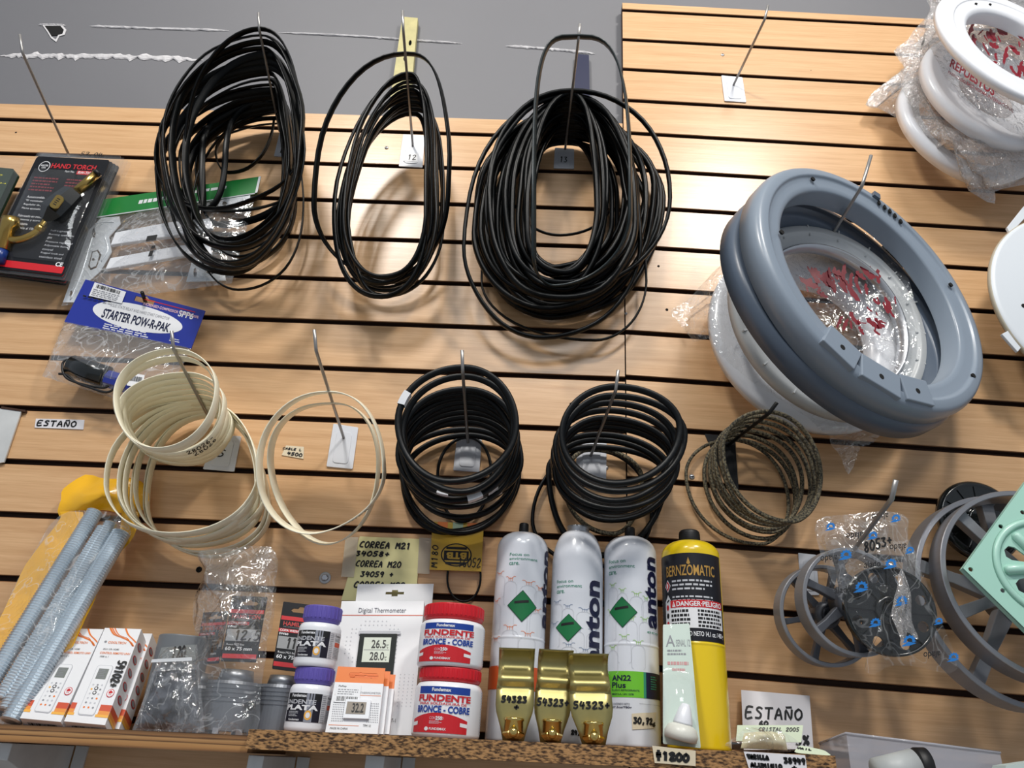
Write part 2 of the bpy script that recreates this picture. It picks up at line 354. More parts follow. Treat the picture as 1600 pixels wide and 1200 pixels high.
def lathe(p, m, prof, mt, n=64, closed=False, a0=0, a1=2*pi, smooth=True):
    """profile of (radius, h) turned about the normal of a Disc map; closed profile gives a ring"""
    full = abs(a1-a0-2*pi) < 1e-6; k = len(prof); N = n if full else n+1; vs = []; fs = []
    for i in range(N):
        a = a0+(a1-a0)*i/n; vs += [m(r*cos(a), r*sin(a), h) for r, h in prof]
    for i in range(n):
        j = (i+1) % N
        for q in range(k if closed else k-1): fs.append([i*k+q, i*k+(q+1) % k, j*k+(q+1) % k, j*k+q])
    if not closed and full:
        if prof[0][0] > 1e-5: fs.append([i*k for i in range(n)])
        if prof[-1][0] > 1e-5: fs.append([i*k+k-1 for i in range(n)][::-1])
    if not full and closed: fs += [list(range(k)), list(range(n*k, n*k+k))]
    p.add(vs, fs, mt, smooth)
class Post(Disc):
    """upright axis at (x, y): s, t horizontal, h up"""
    def __init__(s, x, y, z): s.C = V((x, y, z)); s.n = V((0, 0, 1)); f = V((CAM.x-x, CAM.y-y, 0)).normalized(); s.e = V((-f.y, f.x, 0)); s.g = -f; s.w = s.h = 1
def rounded(prof, n=3):
    """soften the corners of a profile polyline"""
    o = [prof[0]]
    for i in range(1, len(prof)-1):
        a, b, c = V(prof[i-1]), V(prof[i]), V(prof[i+1]); r = min((a-b).length, (c-b).length)*.35
        p0 = b+(a-b).normalized()*r; p1 = b+(c-b).normalized()*r
        for j in range(n+1): t = j/n; q = p0*(1-t)**2+b*2*t*(1-t)+p1*t*t; o.append((q.x, q.y))
    o.append(prof[-1]); return o
def sheet(p, m, s0, t0, s1, t1, ns, nt, mt, hf):
    vs = [m(s0+(s1-s0)*i/ns, t0+(t1-t0)*j/nt, hf(i/ns, j/nt)) for i in range(ns+1) for j in range(nt+1)]
    p.add(vs, [[i*(nt+1)+j, (i+1)*(nt+1)+j, (i+1)*(nt+1)+j+1, i*(nt+1)+j+1] for i in range(ns) for j in range(nt)], mt, True)
def crumple(x, y, f, seed, amp): return amp*(noise.noise(V((x*f, y*f, seed)))+.5*abs(noise.noise(V((x*f*2.3, y*f*2.3, seed+7)))))
def pouch(p, m, mt, bulge, amp=.003, f=5, seed=0, ns=22, nt=22, s0=0, t0=0, s1=1, t1=1, back=True, edge=.0006):
    def hf(x, y):
        k = (max(0, sin(pi*x))**.45)*(max(0, sin(pi*y))**.45); return edge+bulge*k+crumple(x, y, f, seed, amp)*(.25+.75*k)
    sheet(p, m, s0, t0, s1, t1, ns, nt, mt, hf)
    if back: sheet(p, m, s0, t0, s1, t1, ns, nt, mt, lambda x, y: -edge+crumple(x, y, f, seed+3, amp*.1))
def drape(p, outline, mt, cpx, dc, de, amp, seed, rings=9, f=22, sub=3, over=()):
    """crumpled film fan: outline in photo pixels at depth de (number or list), centre at depth dc"""
    n0 = len(outline); de = de if isinstance(de, (list, tuple)) else [de]*n0
    rim = smooth_path([P(u, v, d) for (u, v), d in zip(outline, de)], sub, True); c = P(cpx[0], cpx[1], dc); n = len(rim); vs = [c]; fs = []
    for k in range(1, rings+1):
        for i, x in enumerate(rim):
            q = c.lerp(x, k/rings); w = noise.noise_vector(q*f+V((seed, 0, 0)))*amp; w.y = w.y*1.2; vs.append(q+w*(1 if k < rings else .5))
    for m, R, h0 in over:
        for i, x in enumerate(vs):
            k = x-m.C; h = k.dot(m.n); r = (k-m.n*h).length
            if r < R and h < h0*min(1, (R-r)/.02): vs[i] = x+m.n*(h0*min(1, (R-r)/.02)-h+.0035*noise.noise(x*60))
    for i in range(n): fs.append([0, 1+i, 1+(i+1) % n])
    for k in range(rings-1):
        for i in range(n): a = 1+k*n; fs.append([a+i, a+n+i, a+n+(i+1) % n, a+(i+1) % n])
    p.add(vs, fs, mt, True)
# ------------------------------------------------------------------ handwriting
G = {'0': [[(.5, 0), (.1, .3), (.1, .75), (.5, 1), (.9, .7), (.9, .25), (.5, 0)]], '1': [[(.3, .2), (.55, 0), (.5, 1)]], '2': [[(.1, .2), (.5, 0), (.85, .25), (.1, 1), (.95, .92)]],
     '3': [[(.1, .08), (.8, .05), (.4, .42), (.85, .65), (.6, .97), (.1, .92)]], '4': [[(.3, 0), (.1, .55), (.9, .5)], [(.75, .15), (.65, 1)]], '5': [[(.85, 0), (.25, .03), (.2, .42), (.75, .48), (.8, .8), (.45, 1), (.1, .92)]],
     '6': [[(.7, 0), (.25, .4), (.15, .8), (.5, 1), (.85, .75), (.5, .52), (.2, .7)]], '7': [[(.1, .05), (.9, .03), (.4, 1)], [(.3, .5), (.75, .48)]], '8': [[(.5, .48), (.2, .25), (.5, 0), (.8, .22), (.5, .48), (.15, .75), (.5, 1), (.85, .75), (.5, .48)]],
     '9': [[(.85, .25), (.5, .5), (.15, .28), (.5, 0), (.85, .2), (.65, 1)]], '+': [[(.5, .2), (.5, .8)], [(.15, .5), (.85, .5)]], ',': [[(.5, .85), (.35, 1.15)]], '.': [[(.5, .9), (.55, 1)]], '-': [[(.2, .5), (.8, .5)]], '$': [[(.5, -.1), (.45, 1.1)], [(.2, .3), (.8, .25)], [(.2, .55), (.8, .5)]],
     'E': [[(.9, 0), (.2, .05), (.1, 1), (.85, .95)], [(.15, .5), (.7, .47)]], 'S': [[(.85, .1), (.5, 0), (.2, .22), (.75, .6), (.6, .95), (.1, .95)]], 'T': [[(.05, .05), (.95, .02)], [(.5, .03), (.45, 1)]], 'A': [[(.05, 1), (.5, 0), (.9, 1)], [(.2, .65), (.8, .62)]],
     'N': [[(.1, 1), (.15, 0), (.8, 1), (.9, 0)]], 'Ñ': [[(.1, 1), (.15, .1), (.8, 1), (.9, .1)], [(.2, -.12), (.8, -.16)]], 'O': [[(.5, 0), (.1, .3), (.15, .8), (.5, 1), (.9, .7), (.85, .2), (.5, 0)]], 'C': [[(.85, .1), (.5, .02), (.12, .4), (.2, .85), (.85, .92)]],
     'R': [[(.15, 1), (.15, .05), (.75, .08), (.75, .42), (.15, .5), (.85, 1)]], 'M': [[(.05, 1), (.15, 0), (.5, .6), (.85, 0), (.95, 1)]], 'V': [[(.05, 0), (.45, 1), (.95, 0)]], 'I': [[(.5, 0), (.5, 1)]], 'L': [[(.2, 0), (.15, .95), (.85, .92)]], 'U': [[(.1, 0), (.12, .8), (.5, 1), (.85, .8), (.9, 0)]],
     'D': [[(.15, 0), (.12, 1), (.7, .9), (.9, .5), (.65, .08), (.1, .02)]], 'Z': [[(.1, .05), (.85, .05), (.15, .95), (.9, .95)]], 'B': [[(.15, 0), (.15, 1), (.75, .9), (.75, .55), (.15, .5), (.7, .4), (.65, .05), (.15, .02)]], '%': [[(.85, 0), (.15, 1)], ell(.2, .2, .15, .18, 8)+[(.35, .2)], ell(.8, .8, .15, .18, 8)+[(.95, .8)]], 'G': [[(.85, .15), (.4, 0), (.1, .5), (.4, 1), (.85, .85), (.85, .55), (.55, .55)]], '=': [[(.1, .35), (.9, .33)], [(.1, .7), (.9, .68)]], 'K': [[(.1, 0), (.1, 1)], [(.85, 0), (.15, .5), (.9, 1)]], 'P': [[(.15, 1), (.15, 0), (.8, .1), (.75, .45), (.15, .5)]], ' ': []}
def hand(p, m, s, s0, t0, s1, t1, wt, mt='black', h=.0007, slant=.12, rot=0, gap=.28, skew=0):
    """marker handwriting in the box; wt = stroke width in metres"""
    n = len(s); adv = 1/(n*(1+gap)-gap)
    def pt(i, x, y):
        X = (i*(1+gap)+x)*adv+slant*adv*(.5-y); Y = y+skew*X
        if rot == 1: X, Y = Y, 1-X
        elif rot == -1: X, Y = 1-Y, X
        elif rot == 2: X, Y = 1-X, 1-Y
        return m(s0+(s1-s0)*X, t0+(t1-t0)*Y, h)
    for i, ch in enumerate(s):
        for ln in G.get(ch, []):
            pts = smooth_path([V((a, b, 0)) for a, b in ln], 3) if len(ln) > 2 else [V((a, b, 0)) for a, b in ln]
            w = [pt(i, q.x, q.y) for q in pts]
            L, R = [], []
            nn = (pt(i, 1, 0)-pt(i, 0, 0)).cross(pt(i, 0, 1)-pt(i, 0, 0)).normalized()
            for k, x in enumerate(w):
                d = (w[min(k+1, len(w)-1)]-w[max(k-1, 0)])
                if d.length < 1e-9: d = V((1, 0, 0))
                d.normalize(); e = d.cross(nn)*wt/2
                y = x-d*wt*.35 if k == 0 else x+d*wt*.35 if k == len(w)-1 else x
                L.append(y+e); R.append(y-e)
            k = len(w); p.add(L+R, [[a, a+1, k+a+1, k+a] for a in range(k-1)], mt)
def phand(p, m, s, a, b, wt, **k):
    s0, t0 = m.px(*a); s1, t1 = m.px(*b); hand(p, m, s, s0, t0, s1, t1, wt, **k)
def greek(p, m, s0, t0, s1, t1, rows, mt, seed=0, h=.0005, fill=.45, ragged=.3):
    """lines of small print too fine to read: word-length dashes"""
    r = random.Random(seed)
    for i in range(rows):
        y = t0+(t1-t0)*(i+.25)/rows; y1 = y+(t1-t0)/rows*fill; x = 0; end = 1-ragged*r.random()
        while x < end:
            w = r.uniform(.05, .16); rect(p, m, s0+(s1-s0)*x, y, s0+(s1-s0)*min(x+w, end), y1, mt, h); x += w+.03
def pgreek(p, m, a, b, rows, mt, seed=0, **k):
    s0, t0 = m.px(*a); s1, t1 = m.px(*b); greek(p, m, s0, t0, s1, t1, rows, mt, seed, **k)
def barcode(p, m, s0, t0, s1, t1, mt='black', seed=1, h=.0006, n=26):
    r = random.Random(seed); x = 0
    while x < 1:
        w = r.choice((.012, .02, .035)); rect(p, m, s0+(s1-s0)*x, t0, s0+(s1-s0)*min(1, x+w), t1, mt, h); x += w+r.choice((.012, .02, .03))
# ================================================================== the setting
ZL = [-.0813, -.1791, -.2773, -.3735, -.4737, -.5713, -.6707, -.7744, -.8761, -.9699, -1.0754, -1.175, -1.275, -1.375, -1.475]
ZR = [.3386, .235, .1356, .0368, -.062, -.1664, -.2678, -.3694, -.4696, -.5698, -.6664, -.7657, -.8635, -.9676, -1.0697, -1.1684, -1.268, -1.368, -1.468]
def slatwall(name, x0, x1, ztop, gro, tilt):
    p = Part(name); gh = .0046; ch = .0012
    edges = [ztop]+[z for g in gro for z in (g+gh, g-gh)]
    for k in range(0, len(edges)-1, 2):
        a, b = edges[k], edges[k+1]; prof = [(a, .013), (a, ch), (a-ch, 0), (b+ch, 0), (b, ch), (b, .013)]; vs = []
        for x in (x0, x1): vs += [V((x, y, z+tilt*x)) for z, y in prof]
        p.add(vs, [[2, 3, 9, 8]], 'slat'); p.add(vs, [[1, 2, 8, 7], [3, 4, 10, 9]], 'slatedge'); p.add(vs, [[0, 1, 7, 6], [4, 5, 11, 10], [0, 1, 2, 3, 4, 5], [6, 7, 8, 9, 10, 11]], 'core')
    zb = edges[-1]; vs = [V((x, y, z+tilt*x)) for x in (x0, x1) for y in (.0131, .024) for z in (ztop, zb)]
    p.add(vs, [[0, 1, 5, 4], [2, 3, 7, 6], [0, 1, 3, 2], [4, 5, 7, 6], [0, 2, 6, 4], [1, 3, 7, 5]], 'core')
    return p
WALLQ = Q((0, 0), (1600, 0), (1600, 1200), (0, 1200), 0)
def drill(p, lst):
    for u, v, r in lst:
        m = Disc(P(u, v, 0)); h = p.sub('screw_hole'); lathe(h, m, [(r, .0004), (r*.75, .0006), (r*.7, .0003), (0, .0003)], 'hole', 16)
wl = slatwall('wall_left', -1.75, -.0012, -.0335, ZL, .01733); drill(wl, [(25, 207, .0022), (311, 890, .005), (892, 631, .0025)])
structure(wl)
wr = slatwall('wall_right', .0012, 1.35, .3665, ZR, -.01844); drill(wr, [(1029, 416, .0025), (1042, 484, .0028), (1267, 110, .001)])
structure(wr)
wb = Part('wall_back'); m = Quad(V((-2.6, .03, 1.5)), V((2.2, .03, 1.5)), V((2.2, .03, -2)), V((-2.6, .03, -2)))
poly(wb, m, [(0, 0), (1, 0), (1, 1), (0, 1)], -.05, 0, 'paint'); structure(wb)
def ridge(name, pts, w, amp, seed, mt='plaster'):
    """a line of torn plaster standing proud of the wall"""
    p = Part(name); a = smooth_path([P(u, v, -.029) for u, v in pts], 24); r = random.Random(seed); vs = []; fs = []
    for i, x in enumerate(a):
        k = i/(len(a)-1); t = min(1, k*8, (1-k)*8); q = w*(.55+amp*noise.noise(V((i*.35, seed, 0))))*t+.0004; q2 = w*(.45+amp*noise.noise(V((i*.5, seed+9, 0))))*t+.0004
        vs += [x+V((0, 0, q)), x+V((0, -.003*t-.0012*r.random()*t, q*.3)), x+V((0, -.002*t, -q2*.6)), x+V((0, 0, -q2))]
        if i: b = 4*i-4; fs += [[b+j, b+4+j, b+5+j, b+1+j] for j in range(3)]
    p.add(vs, fs, mt); structure(p)
ridge('trim_1', [(140, 41), (220, 44), (358, 48)], .006, .5, 1)
ridge('trim_2', [(435, 51), (560, 57), (640, 63), (722, 68)], .005, .35, 2)
ridge('trim_3', [(790, 72), (860, 77), (930, 84)], .007, .6, 3)
ridge('trim_4', [(0, 87), (90, 88), (200, 89), (318, 94)], .015, .9, 4)
ridge('trim_5', [(60, 39), (82, 39), (103, 40)], .004, .6, 5)
hp = Part('wall_hole'); m = Disc(P(85, 48, -.029)); px = lambda *a: [m.px(u, v) for u, v in a]
o = px((66, 39), (97, 39), (104, 47), (101, 55), (93, 57), (88, 66), (80, 60), (74, 50)); shape(hp, m, [o, [(x*.8, y*.8) for x, y in o]], 0, .0012, 'plaster')
poly(hp, m, px((69, 41), (95, 41), (101, 49), (98, 55), (79, 56), (73, 48)), None, .0008, 'hole'); hp.name = 'trim_6'; structure(hp)
# slotted shelving uprights behind the panel
t = Thing('slotted_upright', 'yellowed white slotted metal upright rising above the slat panel behind the hook tagged 12', 'upright')
m = Q((629, 27), (651, 29), (636, 182), (606, 180), -.012); p = t.part('face')
sl = [ell(*m.px(u, v), .1, .03, 10) for u, v in ((641, 68), (633, 92), (624, 120), (618, 152), (613, 170))]
shape(p, m, [[(0, 0), (1, 0), (1, 1), (0, 1)]]+sl, 0, .002, mat('yellowed_enamel', (184, 175, 122), .5, vary=.3, vscale=40))
p = t.part('flange'); box(p, m, 1, 0, 1.09, 1, -.014, .002, mat('yellowed_enamel', (200, 190, 140))); t.done()
t = Thing('blue_post', 'dark blue square post showing through the wall behind the hook tagged 13', 'post')
p = t.part('post'); m = Q((900, 86), (920, 88), (922, 190), (896, 190), -.02); box(p, m, 0, 0, 1, 1, -.008, .004, mat('dark_blue_enamel', (14, 22, 60), .4)); t.done()
# ------------------------------------------------------------------ shelf boards
def SZ(x): return -1.2848+.0172*x
def board(name, lab, xa, xb, dz, d, th, mt, top):
    p = Part(name); vs = []
    for x in (xa, xb):
        for y, z in ((-.004, 0), (-d, 0), (-d, -th), (-.004, -th)): vs.append(V((x, y, SZ(x)+dz+z)))
    p.add(vs, [[0, 1, 5, 4], [2, 3, 7, 6], [3, 0, 4, 7]], top); p.add(vs, [[1, 2, 6, 5], [0, 1, 2, 3], [4, 5, 6, 7]], mt); return p
p = board('shelf_board', '', -1.3, -.5035, -.007, .185, .020, 'ply', wood('plywood_face', (110, 74, 48), (150, 105, 68)))
single(p, 'plywood shelf board with layered edge carrying the white boxes and plastic bags', 'shelf')
p = board('shelf_board', '', -.502, .2255, 0, .200, .0225, 'chip', mat('board_face', (120, 84, 56), .6))
single(p, 'raw chipboard shelf board under the gas cans', 'shelf')
def bracket(x, label, d=.17, zo=-.0225, w=.024, h=.055):
    t = Thing('shelf_bracket', label, 'bracket', None); z = SZ(x)+zo-.0006; p = t.part('arm'); m = lambda s, q, k: V((x-w/2+s*w, -q, z-k))
    prof = [(.004, 0), (d, 0), (d, .02), (.05, h), (.004, h+.01)]
    n = len(prof); p.add([V((x-w/2, -a, z-b)) for a, b in prof]+[V((x+w/2, -a, z-b)) for a, b in prof], [list(range(n)), list(range(n, 2*n))]+[[i, (i+1) % n, n+(i+1) % n, n+i] for i in range(n)], 'galv'); p.bev = .001
    q = t.part('wall_tab'); q.add([V((x+sx, y, zz)) for sx in (w/2+.002, w/2+.020) for y in (-.0005, -.004) for zz in (z, z-.07)], [[0, 1, 5, 4], [2, 3, 7, 6], [0, 2, 6, 4], [1, 3, 7, 5], [0, 1, 3, 2], [4, 5, 7, 6]], 'galv'); t.done()
bracket(-.842, 'galvanised bracket under the plywood shelf at the corner of the wall', .16, -.027, .055)
bracket(-.497, 'galvanised bracket under the joint of the plywood and chipboard shelves', .165, -.0285, .02)
bracket(-.345, 'galvanised bracket under the chipboard shelf below the thermometer boxes', .17)

# ================================================================== hooks
def depth_for(px, z0, slope, y0=0):
    lo, hi = 0.0, .7
    for _ in range(50):
        d = (lo+hi)/2
        if P(px[0], px[1], d).z-(z0+slope*d) > 0: lo = d
        else: hi = d
    return (lo+hi)/2
class Hook:
    def __init__(s, label, base, bend, tip, plate=None, tag=None, r=.0026, slope=.10, mt='zinc', name='display_hook', base_d=.004, dtip=.014, platemt='plate'):
        s.B = P(base[0], base[1], base_d); d1 = depth_for(bend, s.B.z, slope); s.E = P(bend[0], bend[1], d1); s.T = P(tip[0], tip[1], d1+dtip); s.r = r
        t = Thing(name, label, 'hook'); p = t.part('rod')
        e = s.E; path = [s.B, s.B.lerp(e, .5), e.lerp(s.B, .03), e, e.lerp(s.T, .15), s.T]; tube(p, path, r, mt, 10)
        if plate:
            q = t.part('wall_plate'); m = Q(*plate, .0022); poly(q, m, rrect(0, 0, 1, 1, .04, .025), -.0018, .0008, platemt); poly(q, m, rrect(.2, .16, .8, .9, .12, .08), .0005, .002, platemt)
            q.bev = .0004
            if tag: tag(q, m)
        s.d = d1; t.done()
    def at(s, d):
        k = (d-(-s.B.y))/((-s.E.y)-(-s.B.y)); return s.B.lerp(s.E, k)
def tagger(txt, a, b, wt=.0022, back=None):
    def f(q, m):
        if back: prect(q, m, *back, 'white', h=.0024)
        phand(q, m, txt, a, b, wt, h=.003)
    return f
H1 = Hook('bare tilted wire hook above the torch blister packs', (108, 243), (35, 82), (31, 54), None, None, slope=.12)
H2 = Hook('wire hook holding the tangled bunch of flat belts', (437, 205), (405, 45), (404, 20), ((438, 203), (452, 203), (446, 245), (428, 244)), tagger('1', (438, 228), (443, 240)))
H3 = Hook('wire hook with white plate marked 12', (645, 228), (630, 45), (629, 17), ((630, 210), (664, 212), (660, 262), (623, 260)), tagger('12', (638, 243), (650, 251), .0018, ((632, 240), (652, 254))))
H4 = Hook('wire hook with pale plate marked 13', (883, 233), (904, 60), (906, 37), ((867, 231), (897, 233), (897, 264), (865, 263)), tagger('13', (875, 246), (886, 255), .0018))
H5 = Hook('empty wire hook with white plate beside the crumpled bag of porthole rings', (1146, 133), (1195, 30), (1200, 8), ((1127, 118), (1160, 121), (1166, 160), (1132, 158)))
H6 = Hook('wire hook through the white porthole ring in the plastic bags', (1535, 95), (1573, 5), (1582, -22))
H7 = Hook('long wire hook through the grey door rings', (1268, 420), (1347, 290), (1361, 243), None, None, r=.003, slope=.07)
H8 = Hook('wire hook holding the ivory belts with plate marked S', (330, 660), (271, 545), (268, 517), ((336, 678), (377, 682), (366, 737), (317, 733)), tagger('S', (341, 703), (352, 715)))
H9 = Hook('wire hook with silver plate holding two wide ivory belts', (537, 684), (494, 548), (491, 515), ((521, 662), (560, 668), (551, 733), (510, 729)))
H10 = Hook('wire hook holding the coil of thick V-belts left of the gas cans', (731, 691), (723, 580), (722, 547), ((716, 667), (754, 670), (749, 738), (708, 735)))
H11 = Hook('wire hook holding the coil of thick V-belts above the gas cans', (923, 712), (962, 610), (966, 578), ((901, 682), (948, 687), (947, 757), (900, 750)))
H12 = Hook('short black hook holding the mottled brown belts', (1137, 696), (1202, 645), (1214, 629), ((1101, 678), (1148, 682), (1154, 765), (1138, 762)), None, .0032, .1, 'black', platemt='black')
H13 = Hook('wire hook piercing the printed bag of the black pulley', (1300, 905), (1393, 780), (1400, 750), ((1247, 864), (1275, 867), (1280, 930), (1252, 930)), None, .0032, .08)

# ================================================================== belts
def arc_loop(T, R, B, L, n=14, p=(1, 1, 1, 1)):
    f = lambda x, e: max(0, x)**e; o = []
    for i in range(n):
        a = pi/2*i/n; o.append((T[0]+(R[0]-T[0])*f(sin(a), p[0]), R[1]+(T[1]-R[1])*f(cos(a), p[0]), cos(a)))
    for i in range(n):
        a = pi/2*i/n; o.append((B[0]+(R[0]-B[0])*f(cos(a), p[1]), R[1]+(B[1]-R[1])*f(sin(a), p[1]), -sin(a)))
    for i in range(n):
        a = pi/2*i/n; o.append((B[0]+(L[0]-B[0])*f(sin(a), p[2]), L[1]+(B[1]-L[1])*f(cos(a), p[2]), -cos(a)))
    for i in range(n):
        a = pi/2*i/n; o.append((T[0]+(L[0]-T[0])*f(cos(a), p[3]), L[1]+(T[1]-L[1])*f(sin(a), p[3]), sin(a)))
    return o
def belt(hook, d, R, B, L, w, th, mt, label, group, dB=None, dS=None, p=(1, 1, 1, 1), wob=0, seed=0, name='drive_belt', tw=None, v=0, T=None, extra=None, nrm=None):
    top = hook.at(d)+V((0, 0, hook.r+th/2+.0004)) if T is None else P(T[0], T[1], d); tp = project(top); dB = d if dB is None else dB; dS = (d+dB)/2 if dS is None else dS
    path = []
    for i, (u, vv, k) in enumerate(arc_loop(tp, R, B, L, 14, p)):
        q = (dS+(d-dS)*k) if k > 0 else (dS+(dB-dS)*-k)
        x = P(u, vv, q); ww = wob*(1-max(0, k)**4); x += V((noise.noise(V((x.x*9, x.z*9, seed)))*ww, noise.noise(V((x.x*9, x.z*9, seed+5)))*ww*.8, noise.noise(V((x.x*9, x.z*9, seed+9)))*ww)); x.y = min(x.y, -w/2-.0015)
        path.append(x)
    pt = Part(name); band(pt, path, w, th, mt, nrm=V(nrm).normalized() if nrm else None, twist=tw, v=v)
    if extra: extra(pt, path)
    single(pt, label, 'belt', group); return path
def lerp2(a, b, k): return (a[0]+(b[0]-a[0])*k, a[1]+(b[1]-a[1])*k)
R_ = random.Random(5)
# --- bunch A: tangled flat belts on the first hook
GA = 'flat belts tangled on the first black bunch'; LA = 'flat black belt in the tangled bunch hanging in front of the green-topped bag'
dA = H2.d
for i in range(16):
    k = i/15; d = .02+(dA*.93-.02)*k; j = lambda a: R_.uniform(-a, a)
    L = lerp2((262, 262), (238, 215), k); L = (L[0]+R_.uniform(-10, 52), L[1]+j(22)); Rr = lerp2((456, 292), (466, 225), k); Rr = (Rr[0]+R_.uniform(-14, 9), Rr[1]+j(30))
    Bv = R_.choice((325, 352, 372, 392, 405, 418, 425)); B = (330+(Bv-320)*.32+j(12), Bv+j(7))
    belt(H2, d, Rr, B, L, .0145, .0038, 'rubber', LA, GA, dB=max(.02, d-.05-.03*R_.random()), p=(.95, 1, .92, 1.08), wob=.008, seed=i*3.1, tw=lambda s, a=R_.uniform(-.9, .9), b=R_.uniform(0, 6): a*.5+.55*sin(2*pi*s+b))
belt(H2, dA*.985, (471, 215), (372, 402), (292, 218), .014, .004, 'rubber', 'outermost flat black belt in the tangled bunch, reaching the tip of its hook', None, dB=.07, p=(.9, 1, 1, 1.05), wob=.004, seed=71)
belt(H2, .05, (474, 330), (372, 453), (300, 330), .0065, .003, 'rubber', 'thin black belt sagging lowest below the tangled bunch', None, dB=.03, p=(1, .95, 1, 1), wob=.004, seed=77)
belt(H2, .035, (428, 185), (355, 272), (338, 240), .009, .003, 'rubber', 'short flat black belt pinched by a clip inside the tangled bunch', None, dB=.04, wob=.006, seed=81)
belt(H2, .075, (352, 240), (318, 326), (316, 240), .012, .003, 'rubber', 'twisted flat black belt dangling through the middle of the tangled bunch', None, dB=.05, p=(.8, 1, 1, .8), wob=.006, seed=83, tw=lambda s: 1.2*sin(2*pi*s))
t = Part('binding_clip'); m = Disc(P(441, 170, .03)); lathe(t, m, [(.0095, -.006), (.0105, 0), (.0095, .008), (.006, .009)], mat('masking_tape', (214, 208, 192), .6, bump=.5, bscale=200), 14); single(t, 'crumpled pale tape clip pinching belts on the tangled bunch', 'clip')
# --- bunch B: narrow bunch on hook 12
GB = 'flat belts in the narrow bunch on hook 12'; LB = 'flat black belt in the neat narrow bunch on the hook marked 12'
for i in range(11):
    k = i/10; d = H3.d*(.30+.34*k); j = lambda a: R_.uniform(-a, a)
    L = (lerp2((545, 350), (514, 330), R_.random())[0]+j(4), 355+j(20)); Rr = (R_.uniform(662, 696), 335+j(25)); B = (596+j(10), R_.uniform(428, 464))
    if i in (2, 6): L = (543, 370)
    belt(H3, d, Rr, B, L, .0095, .0055, 'rubber', LB, GB, dB=max(.018, d-.05), p=(.60, .95, .92, 1.12), wob=.004, seed=200+i*2.3, tw=lambda s, a=R_.uniform(-.5, .5), b=R_.uniform(0, 6): a+.3*sin(2*pi*s+b))
belt(H3, H3.d*.80, (701, 285), (602, 432), (491, 318), .013, .004, 'rubber', 'single wide black belt looping in front of the narrow bunch on hook 12', None, dB=.07, p=(.72, .9, 1, .95), wob=.004, seed=240, tw=lambda s: .5*sin(2*pi*s))
# --- bunch C: dense bunch on hook 13
GC = 'ribbed belts in the dense bunch on hook 13'; LC = 'black ribbed belt in the dense round bunch on the hook marked 13'
for i in range(28):
    k = i/27; d = .015+(H4.d*.52-.015)*k; j = lambda a: R_.uniform(-a, a); s = R_.random()
    L = (lerp2((828, 0), (738, 0), s)[0]+j(5), 345+j(28)); s2 = min(1, max(0, s+j(.35))); Rr = (lerp2((938, 0), (1036, 0), s2)[0]+j(5), 320+j(26)); B = (868+j(16), 425+62*s+j(22)+8*(1-k))
    belt(H4, d, Rr, B, L, .0125, .0092, 'rubber', LC, GC, dB=max(.02, d-.03), p=(.92, 1, .95, .92), wob=.006, seed=300+i*1.7, tw=lambda s, a=R_.uniform(-.5, .5): a)
belt(H4, H4.d*.55, (1046, 310), (880, 452), (760, 330), .011, .0068, 'rubber', 'widest black belt on hook 13, bulging out to the right of the dense bunch', None, dB=.08, p=(.95, 1, 1, .9), wob=.003, seed=351)
belt(H4, H4.d*.5, (1000, 380), (850, 527), (725, 385), .011, .0068, 'rubber', 'black belt on hook 13 bulging lowest to the lower left of the dense bunch', None, dB=.05, p=(.95, 1, 1, .95), wob=.003, seed=352)
belt(H4, .04, (1009, 440), (930, 531), (752, 440), .006, .004, 'rubber', 'thin black belt dangling lowest under the dense bunch on hook 13', None, dB=.03, p=(.9, 1, 1, .9), wob=.003, seed=353)
belt(H4, .045, (957, 310), (876, 368), (812, 318), .006, .004, 'rubber', 'small toothed black belt crossing the open middle of the dense bunch', None, dB=.05, wob=.003, seed=354)
def print15(p, path):
    m = BandMap(path, .010, .004, 1); rect(p, m, .305, .25, .325, .75, 'lgrey'); greek(p, m, .30, .2, .36, .8, 3, 'lgrey', 4)
class BandMap:
    """skin of a belt: s along the loop 0..1, t across its width; side +1 outer face, -1 inner"""
    def __init__(s, path, w, th, side=1, nrm=None):
        s.p = path; s.k = len(path); s.c = sum(path, V((0, 0, 0)))/s.k; s.side = side; s.wd = w; s.th = th
        n = V((0, 0, 0))
        for i in range(s.k): n += (path[i]-s.c).cross(path[(i+1) % s.k]-s.c)
        n.normalize(); s.n = nrm or (n if n.y < 0 else -n)
    def __call__(s, x, y, h=0):
        f = (x % 1)*s.k; i = int(f); q = f-i; P0 = s.p[i % s.k]; P1 = s.p[(i+1) % s.k]; c = P0.lerp(P1, q)
        t0 = (s.p[(i+1) % s.k]-s.p[i-1]).normalized(); t1 = (s.p[(i+2) % s.k]-s.p[i % s.k]).normalized(); t = t0.lerp(t1, q).normalized()
        w = (s.n-t*s.n.dot(t)).normalized(); r = t.cross(w)
        if r.dot(c-s.c) < 0: r = -r
        return c+w*(.5-y)*s.wd+r*s.side*(s.th/2+h)
belt(H4, H4.d*1.0, (985, 335), (868, 447), (834, 400), .014, .004, mat('grey_faced_belt', (30, 40, 42), .35), 'long grey-black belt hanging foremost at the tip of hook 13', None, dB=.10, p=(.62, 1.05, 1, .45), wob=.0, seed=355, extra=print15, tw=lambda s: .55*sin(2*pi*s))
